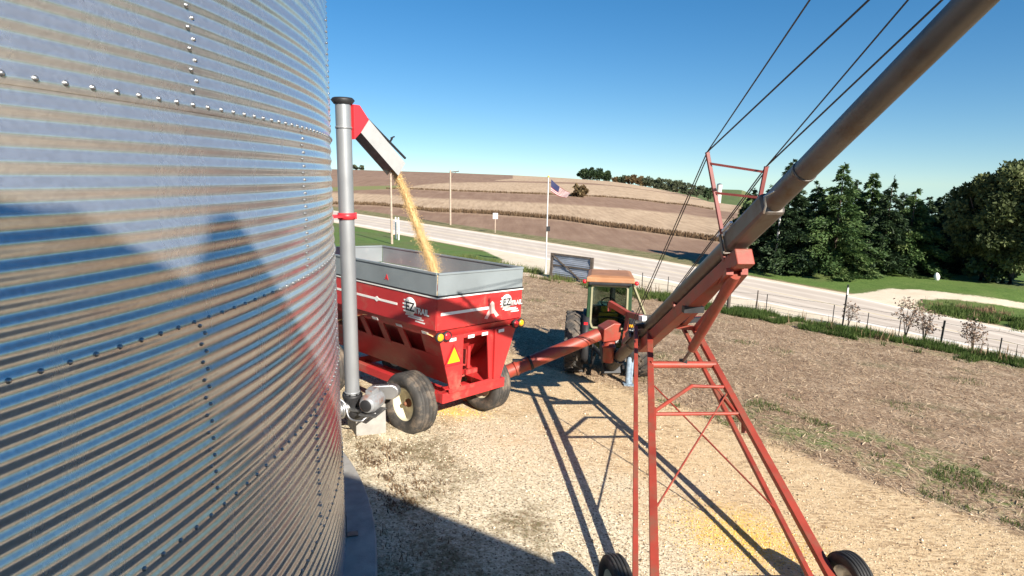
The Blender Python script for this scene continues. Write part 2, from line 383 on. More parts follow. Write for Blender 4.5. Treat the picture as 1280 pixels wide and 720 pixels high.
at_['weed_shade'] = np.clip(1.9 - rd_ + .3*np.sin(q_c*2) + .8*smooth((7.6 - Y_)/1.5) + 9*smooth((3.2 - Y_)/1.5), -9, 9)  # weeds by the bin, plus darkening of the shaded yard and behind the camera
gp = np.minimum(np.minimum(s_c - 11.1, 13.6 - s_c), (q_c + 6.5))          # ragged grass along the edge of the gravel
gp = np.maximum(gp, np.minimum(np.minimum(s_c - 24.2, 26.9 - s_c), (azd - 5.5)*R_*.01745))   # and along the fence
at_['tuft'] = np.clip(gp, -9, 9)
at_['spill'] = np.clip(np.maximum(1.05 - np.hypot((X_ - tg(930,672).x)/1.0, (Y_ - tg(930,672).y)/.8), .5 - np.hypot(X_ - tg(560,515).x, Y_ - tg(560,515).y)), -9, 9)
na, nr = A_.shape
idx = np.arange(na*nr).reshape(na, nr)
i2 = np.roll(idx, -1, 0)
faces = np.stack([idx[:, :-1], idx[:, 1:], i2[:, 1:], i2[:, :-1]], -1).reshape(-1, 4)
VS = np.vstack([np.stack([X_, Y_, Z_], -1).reshape(-1, 3), [[0, 0, tz(0, 0)]]]); ctr = len(VS) - 1
tri = np.stack([idx[:, 0], i2[:, 0], np.full(na, ctr)], -1)
AT = {k: np.concatenate([a.ravel(), [a[0, 0]]]).astype(np.float32) for k, a in at_.items()}
# every kind of ground is a sheet of its own; they share their border vertices' positions
fm = {k: v[faces].mean(1) for k, v in AT.items()}
reg = np.full(len(faces), 0)
names = ['stubble_ground', 'gravel_yard', 'lawn', 'road_verge', 'crop_field', 'driveway', 'road']
reg[fm['gravel'] > 0] = 1; reg[fm['grass'] > 0] = 2; reg[(fm['field'] > 0)] = 4; reg[(fm['verge'] > 0) & (fm['grass'] <= 0)] = 3; reg[fm['tan'] > 0] = 5; reg[np.abs(fm['road'] - .5) < .5] = 6
def sheet(name, F4, F3):
    me = bpy.data.meshes.new(name); used = np.unique(np.concatenate([F4.ravel(), F3.ravel()]).astype(int)); remap = np.full(len(VS), -1); remap[used] = np.arange(len(used))
    F4 = remap[F4]; F3 = remap[F3.astype(int)] if len(F3) else F3
    me.vertices.add(len(used)); me.vertices.foreach_set('co', VS[used].astype(np.float32).ravel())
    me.loops.add(F4.size + F3.size); me.loops.foreach_set('vertex_index', np.concatenate([F4[:, ::-1].ravel(), F3[:, ::-1].ravel() if len(F3) else []]).astype(np.int32))
    npoly = len(F4) + len(F3); me.polygons.add(npoly)
    me.polygons.foreach_set('loop_start', np.concatenate([np.arange(len(F4))*4, len(F4)*4 + np.arange(len(F3))*3]).astype(np.int32))
    me.polygons.foreach_set('use_smooth', np.ones(npoly, bool)); me.update(calc_edges=True)
    for k, a in AT.items():
        t = me.attributes.new(k, 'FLOAT', 'POINT'); t.data.foreach_set('value', a[used])
    if me.polygons[len(F4)//2].normal.z < 0: me.flip_normals()
    o = bpy.data.objects.new(name, me); COL.objects.link(o); o['kind'] = 'structure'; return o
sheets = [sheet(nm, faces[reg == i], tri if i == 1 else np.zeros((0, 3))) for i, nm in enumerate(names) if (reg == i).any()]

def ground_material():
    m = bpy.data.materials.new('ground'); m.use_nodes = True; nt = m.node_tree; N = nt.nodes; L = nt.links; N.clear()
    out = N.new('ShaderNodeOutputMaterial'); b = N.new('ShaderNodeBsdfPrincipled'); L.new(b.outputs[0], out.inputs[0])
    b.inputs['Roughness'].default_value = .9; b.inputs['Specular IOR Level'].default_value = .25
    tc = N.new('ShaderNodeTexCoord')
    def noise(scale, detail=5, rough=.6, vec=None, dist=0):
        n = N.new('ShaderNodeTexNoise'); n.inputs['Scale'].default_value = scale; n.inputs['Detail'].default_value = detail; n.inputs['Roughness'].default_value = rough
        n.inputs['Distortion'].default_value = dist; L.new(vec if vec else tc.outputs['Object'], n.inputs['Vector']); return n.outputs[0]
    def mathn(op, a, b_=None, c=None):
        n = N.new('ShaderNodeMath'); n.operation = op
        for i, v in enumerate((a, b_, c)):
            if v is None: continue
            if isinstance(v, (int, float)): n.inputs[i].default_value = v
            else: L.new(v, n.inputs[i])
        return n.outputs[0]
    def mr(x, a, b_, c=0., d=1.):
        n = N.new('ShaderNodeMapRange'); L.new(x, n.inputs[0])
        for i, v in enumerate((a, b_, c, d)): n.inputs[i+1].default_value = v
        return n.outputs[0]
    def attr(k):
        n = N.new('ShaderNodeAttribute'); n.attribute_name = k; return n.outputs['Fac']
    def mix(f, a, c):
        n = N.new('ShaderNodeMix'); n.data_type = 'RGBA'
        if isinstance(f, (int, float)): n.inputs[0].default_value = f
        else: L.new(f, n.inputs[0])
        for i, v in ((6, a), (7, c)):
            if isinstance(v, tuple): n.inputs[i].default_value = (*v, 1)
            else: L.new(v, n.inputs[i])
        return n.outputs[2]
    def ramp(x, stops):
        n = N.new('ShaderNodeValToRGB'); L.new(x, n.inputs[0]); e = n.color_ramp.elements
        while len(e) > 1: e.remove(e[0])
        e[0].position = stops[0][0]; e[0].color = (*stops[0][1], 1)
        for p, c in stops[1:]:
            k = e.new(p); k.color = (*c, 1)
        return n.outputs[0]
    def mapped(rot, sc):
        n = N.new('ShaderNodeMapping'); n.inputs['Rotation'].default_value = (0, 0, rot); n.inputs['Scale'].default_value = sc
        L.new(tc.outputs['Object'], n.inputs['Vector']); return n.outputs[0]
    big = noise(.18, 4); med = noise(1.1, 6, .65); fine = noise(9, 5, .7); grit = noise(34, 3, .7); vfine = noise(70, 2, .6)
    ragged = mathn('ADD', mathn('MULTIPLY', mathn('SUBTRACT', med, .5), 2.2), mathn('MULTIPLY', mathn('SUBTRACT', fine, .5), 1.1))
    def mask(k, soft=.12, amp=.5, off=0.):
        x = mathn('ADD', mathn('MULTIPLY_ADD', ragged, amp, off), attr(k)); return mr(x, -soft, soft)
    # stubble: trampled straw over brown soil
    straw = noise(1, 5, .75, mapped(.6, (5, 26, 5))); straw2 = noise(1, 5, .75, mapped(-.5, (24, 6, 5)))
    stf = mathn('MULTIPLY', mathn('ADD', straw, straw2), .5)
    stub = ramp(mathn('ADD', stf, mathn('MULTIPLY', mathn('SUBTRACT', med, .5), .35)), [(.33, (.085,.048,.028)), (.44, (.215,.14,.085)), (.53, (.40,.285,.185)), (.61, (.62,.48,.33))])
    stub = mix(mr(big, .42, .68), stub, mix(.5, stub, (.31,.20,.125)))
    stub = mix(mathn('MULTIPLY', mr(noise(.7, 6, .7), .56, .68), .6), stub, (.085,.105,.035))
    # lawn
    lawnc = ramp(mathn('ADD', mathn('MULTIPLY', fine, .6), mathn('MULTIPLY', med, .4)), [(.3, (.042,.082,.016)), (.5, (.098,.165,.033)), (.7, (.165,.21,.06))])
    lawnc = mix(mr(big, .45, .7), lawnc, (.125,.135,.05))
    # gravel
    vor = N.new('ShaderNodeTexVoronoi'); vor.inputs['Scale'].default_value = 42; L.new(tc.outputs['Object'], vor.inputs['Vector'])
    vor2 = N.new('ShaderNodeTexVoronoi'); vor2.inputs['Scale'].default_value = 60; L.new(tc.outputs['Object'], vor2.inputs['Vector'])
    stone = N.new('ShaderNodeSeparateColor'); L.new(vor.outputs['Color'], stone.inputs[0])
    gr = ramp(stone.outputs[0], [(0., (.40,.31,.21)), (.2, (.58,.475,.32)), (.6, (.71,.61,.43)), (1., (.83,.745,.56))])
    gr = mix(mr(vor.outputs['Distance'], .022, .034, 0, .0), gr, gr)
    gr = mix(mathn('MULTIPLY', mr(grit, .58, .68), .7), gr, (.20,.135,.08))
    gr = mix(mathn('MULTIPLY', mr(vfine, .58, .68), .5), gr, (.10,.07,.05))
    spk = N.new('ShaderNodeTexVoronoi'); spk.inputs['Scale'].default_value = 24; L.new(tc.outputs['Object'], spk.inputs['Vector'])
    spc = N.new('ShaderNodeSeparateColor'); L.new(spk.outputs['Color'], spc.inputs[0])
    speck = mathn('MULTIPLY', mr(spk.outputs['Distance'], .42, .30), mr(spc.outputs[1], .62, .66))
    sand = ramp(mathn('ADD', mathn('MULTIPLY', fine, .5), mathn('MULTIPLY', grit, .5)), [(.3, (.36,.225,.11)), (.47, (.60,.42,.23)), (.6, (.72,.54,.33))])
    gx = mathn('ADD', mr(attr('gravel'), 6.2, 1.8), mathn('MULTIPLY', mathn('SUBTRACT', med, .5), 1.4))
    sandf = mr(gx, .2, .75)
    gr = mix(mathn('MULTIPLY', sandf, .85), gr, sand)
    gr = mix(mathn('MULTIPLY', speck, mathn('SUBTRACT', .85, mathn('MULTIPLY', sandf, .3))), gr, (.13,.09,.06))
    gr = mix(mr(attr('weed_shade'), 3, 6), gr, mix(mr(big, .4, .6), (.085,.075,.04), (.13,.10,.065)))  # unseen ground behind the camera, coloured dark to deepen the bin wall's reflections
    # tyre tread prints pressed in the sandy part
    ang = math.atan2(-.75, .66)
    def lug(off, sc, rot):
        n = N.new('ShaderNodeMapping'); n.inputs['Rotation'].default_value = (0, 0, -ang + rot); n.inputs['Scale'].default_value = sc; n.inputs['Location'].default_value = off
        L.new(tc.outputs['Object'], n.inputs['Vector']); v = N.new('ShaderNodeTexVoronoi'); v.inputs['Scale'].default_value = 1.; v.inputs['Randomness'].default_value = .55
        L.new(n.outputs[0], v.inputs['Vector']); return mr(v.outputs['Distance'], .46, .32)
    tread = mathn('MAXIMUM', lug((0, 0, 0), (4.5, 13, 1), .35), lug((3, 1, 0), (4.5, 13, 1), -.35))
    tread = mathn('MULTIPLY', tread, mr(attr('weed_shade'), 3, 2))
    tread = mathn('MULTIPLY', mathn('MULTIPLY', tread, mr(med, .40, .58)), mathn('MULTIPLY', mr(attr('gravel'), 5.0, 3.6), mr(fine, .36, .52)))
    gr = mix(mathn('MULTIPLY', tread, .75), gr, (.25,.15,.075))
    spill = mathn('MULTIPLY', mr(mathn('ADD', attr('spill'), mathn('MULTIPLY', ragged, .35)), -.3, .6), mr(grit, .62, .40))
    gr = mix(mathn('MULTIPLY', spill, .5), gr, (.78,.50,.10))
    # weeds and dead plants close to the bin, spread on to deepen the shaded gravel
    nb = mathn('MULTIPLY', mask('weed_shade', .35, .5), mr(mathn('ADD', mathn('MULTIPLY', med, .6), mathn('MULTIPLY', fine, .4)), .46, .60))
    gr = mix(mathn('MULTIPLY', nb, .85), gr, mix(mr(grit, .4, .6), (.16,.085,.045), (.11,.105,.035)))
    # light bare shoulder, apron and lane
    tanc = ramp(mathn('ADD', mathn('MULTIPLY', med, .5), mathn('MULTIPLY', grit, .5)), [(.3, (.58,.47,.33)), (.5, (.68,.575,.43)), (.7, (.76,.67,.53))])
    # road: bleached asphalt with worn wheel lines and white edge lines
    rdv = attr('road')
    base = mix(mr(noise(1, 4, .7, mapped(math.atan2(.75, .66), (.9, .12, 1))), .35, .65), (.58,.505,.42), (.68,.60,.505))
    def band(c, w, soft): return mr(mathn('ABSOLUTE', mathn('SUBTRACT', rdv, c)), w + soft, w)
    dark = mathn('MAXIMUM', mathn('MAXIMUM', band(.24, .035, .05), band(.40, .035, .05)), mathn('MAXIMUM', band(.60, .035, .05), band(.76, .035, .05)))
    base = mix(mathn('MULTIPLY', dark, .5), base, (.40,.325,.265))
    base = mix(mathn('MULTIPLY', band(.50, .007, .004), .5), base, (.50,.36,.10))
    base = mix(mathn('MULTIPLY', mathn('MAXIMUM', band(.11, .010, .006), band(.89, .010, .006)), .85), base, (.78,.76,.72))
    base = mix(mr(mathn('ABSOLUTE', mathn('SUBTRACT', rdv, .5)), .40, .43), base, tanc)
    # field
    soil = ramp(mathn('ADD', mathn('MULTIPLY', noise(.35, 6, .7, mapped(math.atan2(.75, .66), (2.5, .25, 1))), .6), mathn('MULTIPLY', big, .4)), [(.32, (.19,.112,.072)), (.5, (.25,.158,.105)), (.68, (.32,.215,.145))])
    cornn = noise(.5, 6, .75, mapped(math.atan2(.75, .66), (3.5, .35, 1)))
    cornc = ramp(mathn('ADD', mathn('MULTIPLY', cornn, .7), mathn('MULTIPLY', big, .3)), [(.34, (.29,.20,.125)), (.48, (.42,.30,.195)), (.62, (.52,.385,.255))])
    fld = mix(mr(mathn('ADD', attr('corn'), mathn('MULTIPLY', ragged, 2.2)), -2.2, 2.2), soil, cornc)
    fld = mix(mr(mathn('ADD', attr('way'), mathn('MULTIPLY', ragged, .6)), -1, 1), fld, (.20,.20,.075))
    fld = mix(mr(attr('fargreen'), -2, 2), fld, mix(mr(big, .4, .6), (.07,.115,.03), (.13,.155,.05)))
    verge = mix(mr(mathn('ADD', mathn('MULTIPLY', med, .5), mathn('MULTIPLY', fine, .5)), .42, .60), (.10,.115,.035), (.30,.235,.13))
    col = stub
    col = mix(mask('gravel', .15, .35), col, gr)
    col = mix(mask('grass', .12, .3), col, lawnc)
    tuftf = mathn('MULTIPLY', mask('tuft', .5, 1.2, -.5), mr(mathn('ADD', mathn('MULTIPLY', med, .6), mathn('MULTIPLY', fine, .4)), .47, .56))
    col = mix(mathn('MULTIPLY', tuftf, .85), col, lawnc)
    col = mix(mr(attr('field'), -.6, .6), col, fld)
    col = mix(mask('verge', .3, .7), col, verge)
    col = mix(mask('tan', .12, .35), col, tanc)
    onr = mr(mathn('ABSOLUTE', mathn('SUBTRACT', rdv, .5)), .505, .495)
    col = mix(onr, col, base)
    L.new(col, b.inputs['Base Color'])
    h = mathn('ADD', mathn('MULTIPLY', grit, .6), mathn('ADD', mathn('MULTIPLY', fine, .45), mathn('MULTIPLY', vfine, .5)))
    h = mathn('ADD', h, mathn('MULTIPLY', stf, 1.2))
    h = mathn('MULTIPLY', h, mathn('SUBTRACT', 1., mathn('MULTIPLY', onr, .9)))
    bp = N.new('ShaderNodeBump'); bp.inputs['Strength'].default_value = .6; bp.inputs['Distance'].default_value = .04
    L.new(h, bp.inputs['Height']); L.new(bp.outputs[0], b.inputs['Normal'])
    return m
gmat = ground_material()
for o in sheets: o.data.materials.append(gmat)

# ------------------------------------------------------------------ scattered ground cover
def card_mat(name, cols, rough=.8, trans=.25, spec=.3):
    m = bpy.data.materials.new(name); m.use_nodes = True; nt = m.node_tree; N = nt.nodes; L = nt.links; N.clear()
    out = N.new('ShaderNodeOutputMaterial'); b = N.new('ShaderNodeBsdfPrincipled'); tr = N.new('ShaderNodeBsdfTranslucent'); mx = N.new('ShaderNodeMixShader')
    a = N.new('ShaderNodeAttribute'); a.attribute_name = 'tone'
    r = N.new('ShaderNodeValToRGB'); e = r.color_ramp.elements; L.new(a.outputs['Fac'], r.inputs[0])
    e[0].color = (*cols[0], 1); e[1].color = (*cols[-1], 1)
    for i, c in enumerate(cols[1:-1]): k = e.new((i + 1)/(len(cols) - 1)); k.color = (*c, 1)
    b.inputs['Roughness'].default_value = rough; b.inputs['Specular IOR Level'].default_value = spec
    L.new(r.outputs[0], b.inputs['Base Color']); L.new(r.outputs[0], tr.inputs[0]); mx.inputs[0].default_value = trans
    L.new(b.outputs[0], mx.inputs[1]); L.new(tr.outputs[0], mx.inputs[2]); L.new(mx.outputs[0], out.inputs[0])
    return m
def cards(name, P, U, W, tone, material, parent=None, taper=1.0):  # one quad per card: root P, long vector U, half width vector W
    n = len(P); v = np.empty((n, 4, 3), np.float32)
    v[:, 0] = P - W; v[:, 1] = P + W; v[:, 2] = P + U + W*taper; v[:, 3] = P + U - W*taper
    me = bpy.data.meshes.new(name); me.vertices.add(n*4); me.vertices.foreach_set('co', v.ravel())
    me.loops.add(n*4); me.loops.foreach_set('vertex_index', np.arange(n*4, dtype=np.int32)); me.polygons.add(n)
    me.polygons.foreach_set('loop_start', np.arange(n, dtype=np.int32)*4); me.update(calc_edges=True)
    t = me.attributes.new('tone', 'FLOAT', 'POINT'); t.data.foreach_set('value', np.repeat(np.clip(tone, 0, 1), 4).astype(np.float32))
    me.materials.append(material); o = bpy.data.objects.new(name, me); COL.objects.link(o)
    if parent is not None: o.parent = parent; o.matrix_parent_inverse = parent.matrix_basis.inverted()
    return o
def unit(a): return a/np.maximum(np.linalg.norm(a, axis=-1, keepdims=True), 1e-9)
def inpic(x, y, pad=60):
    d = np.stack([x, y, terrain(x, y) - CAMH], -1); zz = d[:, 1]*math.cos(PITCH) - d[:, 2]*math.sin(PITCH)
    u = d[:, 0]/zz*FPX
    return (zz > 1) & (np.abs(u) < 660 + pad)
def scatter(n, smin, smax, qmin, qmax):
    s = nrng.uniform(smin, smax, n); q = nrng.uniform(qmin, qmax, n)
    x = N2[0]*s + D2[0]*q; y = N2[1]*s + D2[1]*q
    k = inpic(x, y); return x[k], y[k], s[k], q[k]
GM = {'straw': card_mat('straw', [(.12,.072,.045), (.37,.26,.165), (.68,.54,.38)]),
      'blade': card_mat('grass_blade', [(.03,.055,.012), (.075,.125,.025), (.19,.20,.07)], trans=.35),
      'dry': card_mat('dry_stalk', [(.11,.065,.035), (.26,.175,.10), (.42,.31,.19)])}
def lump(x, y, f, ph):
    return np.sin(x*f + ph)*np.cos(y*f*1.3 + ph*2) + .6*np.sin(x*f*2.7 + y*f*1.9 + ph) + .4*np.cos(y*f*4.1 - x*f*3.3)
# straw lying on the stubble field
x, y, s, q = scatter(190000, 10.8, 25.5, -40, 9)
k = (np.degrees(np.arctan2(x, y)) > -3.5)
x, y, s, q = x[k], y[k], s[k], q[k]; n = len(x)
a = nrng.uniform(0, 2*np.pi, n); tilt = np.abs(nrng.normal(0, .25, n)); ln = nrng.uniform(.04, .17, n)
U = np.stack([np.cos(a)*np.cos(tilt), np.sin(a)*np.cos(tilt), np.sin(tilt)], -1)*ln[:, None]
W = np.stack([-np.sin(a), np.cos(a), nrng.normal(0, .4, n)], -1)*nrng.uniform(.002, .0055, n)[:, None]
straw = cards('straw', np.stack([x, y, terrain(x, y) + .012], -1), U, W, nrng.beta(1.6, 1.3, n), GM['straw'])
tag(straw, 'loose chopped straw and dead stalks scattered over the stubble ground between gravel and fence', 'straw', kind='stuff')
# grass tufts: gravel edge, fence line, around the bin, lawn edges
def blades(x, y, h, spread=.35, wmin=.004, wmax=.010):
    n = len(x); a = nrng.uniform(0, 2*np.pi, n); ln = h*nrng.uniform(.5, 1.1, n); lean = np.abs(nrng.normal(0, spread, n))
    U = np.stack([np.cos(a)*np.sin(lean), np.sin(a)*np.sin(lean), np.cos(lean)], -1)*ln[:, None]
    b = a + nrng.uniform(0.6, 2.5, n); W = np.stack([np.cos(b), np.sin(b), 0*b], -1)*nrng.uniform(wmin, wmax, n)[:, None]
    return np.stack([x, y, terrain(x, y) - .01], -1), U, W
Pl, Ul, Wl, Tl = [], [], [], []
def addb(x, y, h, tone, **kw):
    if len(x) == 0: return
    p, u, w_ = blades(x, y, h, **kw); Pl.append(p); Ul.append(u); Wl.append(w_); Tl.append(np.clip(tone + nrng.normal(0, .16, len(x)), 0, 1))
x, y, s, q = scatter(60000, 11.0, 14.2, -7.5, 10); k = lump(x, y, .95, 1.) + .7*lump(x, y, 2.9, 4.) + .9*np.exp(-((s-12.3)/1.1)**2) + .05*q > 1.2; addb(x[k], y[k], nrng.uniform(.04, .13, k.sum()), .5, spread=.7)
x, y, s, q = scatter(70000, 14, 24, -24, 10); k = lump(x, y, .8, 4.) > 1.3; addb(x[k], y[k], nrng.uniform(.05, .12, k.sum()), .45)
x, y, s, q = scatter(170000, 24.2, 26.8, -34, 8); k = (lump(x, y, .9, 2.) + .5*lump(x, y, 2.3, .5) + .9*np.exp(-((s-25.9)/.7)**2) > .35) & (np.degrees(np.arctan2(x, y)) > 7); addb(x[k], y[k], nrng.uniform(.10, .30, k.sum())*(1 + .35*lump(x[k], y[k], 1.7, 3.)), .42, wmin=.006, wmax=.015)
x, y, s, q = scatter(20000, 23.5, 26.3, -36, -17); k = lump(x, y, 1.1, 3.) > .2; addb(x[k], y[k], nrng.uniform(.15, .5, k.sum()), .8, wmin=.008, wmax=.018)
c0, c1 = tg(1190, 388), tg(1300, 412); n = 16000; t = nrng.uniform(0, 1, n); x = c0.x + (c1.x - c0.x)*t + nrng.normal(0, .8, n); y = c0.y + (c1.y - c0.y)*t + nrng.normal(0, .6, n)
k = lump(x, y, 1.0, 1.3) > -.3; addb(x[k], y[k], nrng.uniform(.08, .34, k.sum()), .5, spread=.6, wmin=.012, wmax=.03)
grass = cards('grass', np.concatenate(Pl), np.concatenate(Ul), np.concatenate(Wl), np.concatenate(Tl), GM['blade'], taper=.25)
tag(grass, 'green grass tufts growing along the gravel edge, in the stubble and under the wire fence', 'grass', kind='stuff')
# dry weeds at the fence, beside the bin and in the ditch by the lane
Pl, Ul, Wl, Tl = [], [], [], []
x, y, s, q = scatter(6000, 25.2, 27.0, -26, 8); k = lump(x, y, 1.3, 5.) > .75; addb(x[k], y[k], nrng.uniform(.2, .65, k.sum()), .45, spread=.25, wmin=.006, wmax=.02)
n = 9000; th = nrng.uniform(0, 2*np.pi, n); rr = BR + .40 + np.abs(nrng.normal(0, .65, n)); x = BC.x + np.cos(th)*rr; y = BC.y + np.sin(th)*rr
k = inpic(x, y) & (lump(x, y, 2.2, 2.) > .35) & (th > -1.2) | False; k = k & inpic(x, y); addb(x[k], y[k], nrng.uniform(.03, .13, k.sum()), .35, spread=.8, wmin=.004, wmax=.012)
x0, y0 = [], []
for _ in range(4200):
    u, v_ = min(nrng.normal(488, 40), 575), nrng.normal(0, 1)
    if u < 446: u = 446 + nrng.uniform(0, 60)
    p = tg(u, 572 + (u - 448)*.55 + v_*30); x0.append(p.x); y0.append(p.y)
x, y = np.array(x0), np.array(y0); k = (np.hypot(x - BC.x, y - BC.y) > BR + .4) & (lump(x, y, 2.6, 1.) + .5*lump(x, y, 6, 2.) > .1); addb(x[k], y[k], nrng.uniform(.02, .09, k.sum()), .18, spread=1.0, wmin=.004, wmax=.012)
c0, c1 = tg(1195, 384), tg(1300, 408); n = 9000; t = nrng.uniform(0, 1, n); x = c0.x + (c1.x - c0.x)*t + nrng.normal(0, .7, n); y = c0.y + (c1.y - c0.y)*t + nrng.normal(0, .55, n)
k = lump(x, y, 1.2, .3) > .75; addb(x[k], y[k], nrng.uniform(.15, .45, k.sum()), .5, spread=.4, wmin=.008, wmax=.018)
weeds = cards('weeds', np.concatenate(Pl), np.concatenate(Ul), np.concatenate(Wl), np.concatenate(Tl), GM['dry'], taper=.4)
tag(weeds, 'brown dead weeds along the fence, by the bin footing and in the roadside ditch', 'weeds', kind='stuff')
# uncut corn standing along the lower edges of the strips
def corn_rows(lines, n, depth, hmin, hmax):
    P, U, W, T = [], [], [], []
    for (la, a0, a1) in lines:
        az = np.radians(nrng.uniform(a0, a1, n)); r = np.interp(np.degrees(az), *la) + nrng.uniform(0, depth, n)
        x, y = r*np.sin(az), r*np.cos(az); h = nrng.uniform(hmin, hmax, n); a = nrng.uniform(0, 6.28, n); ln = np.abs(nrng.normal(0, .15, n))
        U.append(np.stack([np.cos(a)*np.sin(ln), np.sin(a)*np.sin(ln), np.cos(ln)], -1)*h[:, None]); b = nrng.uniform(0, 6.28, n)
        W.append(np.stack([np.cos(b), np.sin(b), 0*b], -1)*nrng.uniform(.02, .07, n)[:, None]); P.append(np.stack([x, y, terrain(x, y)], -1)); T.append(nrng.beta(1.0, 4.5, n))
    return cards('corn_stubble_rows', np.concatenate(P), np.concatenate(U), np.concatenate(W), np.concatenate(T), GM['dry'], taper=.5)
cr = corn_rows([(S1LO, -22, 20.5)], 9000, 2.5, .2, .55)
tag(cr, 'narrow rows of dry corn left standing along the lower edges of the pale field strips', 'corn rows', kind='stuff')
cr2 = corn_rows([(S2LO, -12, 18.5)], 4500, 2.0, .15, .42)
tag(cr2, 'thin dark rows of dead stalks through the pale strips higher up the field', 'stalks', kind='stuff'); cr2.name = 'stalk_row'

# loose stones on the gravel, and corn spilled on it
def grains(name, x, y, size, tone, material, lift=.3):
    n = len(x); z = terrain(x, y) + size*lift
    base = np.array([(1,0,0),(-1,0,0),(0,1,0),(0,-1,0),(0,0,1),(0,0,-1)], float); fcs = np.array([(0,2,4),(2,1,4),(1,3,4),(3,0,4),(2,0,5),(1,2,5),(3,1,5),(0,3,5)])
    a = nrng.uniform(0, 6.28, n); sc = size[:, None]*nrng.uniform(.6, 1.3, (n, 3))*np.array([1, 1, .7])
    v = base[None]*sc[:, None]; v = v + nrng.normal(0, .12, v.shape)*size[:, None, None]
    c, s_ = np.cos(a)[:, None], np.sin(a)[:, None]
    v = np.stack([v[..., 0]*c - v[..., 1]*s_, v[..., 0]*s_ + v[..., 1]*c, v[..., 2]], -1) + np.stack([x, y, z], -1)[:, None]
    f = (np.arange(n)[:, None, None]*6 + fcs[None]).reshape(-1)
    me = bpy.data.meshes.new(name); me.vertices.add(n*6); me.vertices.foreach_set('co', v.astype(np.float32).ravel()); me.loops.add(len(f)); me.loops.foreach_set('vertex_index', f.astype(np.int32))
    me.polygons.add(n*8); me.polygons.foreach_set('loop_start', np.arange(n*8, dtype=np.int32)*3); me.update(calc_edges=True)
    t = me.attributes.new('tone', 'FLOAT', 'POINT'); t.data.foreach_set('value', np.repeat(tone, 6).astype(np.float32)); me.materials.append(material)
    o = bpy.data.objects.new(name, me); COL.objects.link(o); return o
x, y, s, q = scatter(60000, 1.5, 11.3, -14, 4.5); k = (np.hypot(x - BC.x, y - BC.y) > BR + .4) & (y > 4.5) & (nrng.uniform(0, 1, len(x)) < np.clip(1.25 - s/11, .25, 1)*np.where((np.hypot(x - BC.x, y - BC.y) < BR + 2.6) & (y < 8.2), .2, 1)); x, y = x[k], y[k]; n = len(x)
pb_ = grains('pebbles', x, y, nrng.uniform(.006, .015, n)*(1 + (nrng.uniform(0, 1, n) > .96)*.9), nrng.beta(1.1, 1.0, n), card_mat('pebble_stone', [(.14,.095,.06), (.50,.39,.26), (.80,.71,.54)], trans=0))
tag(pb_, 'loose pale and brown pebbles lying all over the gravel yard', 'pebbles', kind='stuff')
n = 3600; c = tg(930, 672); x = c.x + nrng.normal(0, .42, n); y = c.y + nrng.normal(0, .36, n); c2 = tg(565, 514); x[:900] = c2.x + nrng.normal(0, .35, 900); y[:900] = c2.y + nrng.normal(0, .2, 900)
sc_ = grains('spilled_corn', x, y, nrng.uniform(.006, .010, n), nrng.uniform(0, 1, n), card_mat('corn_grain', [(.62,.33,.03), (.80,.52,.07), (.85,.62,.16)], trans=0))
tag(sc_, 'yellow corn kernels spilled on the gravel near the right auger wheel', 'spilled corn', kind='stuff')
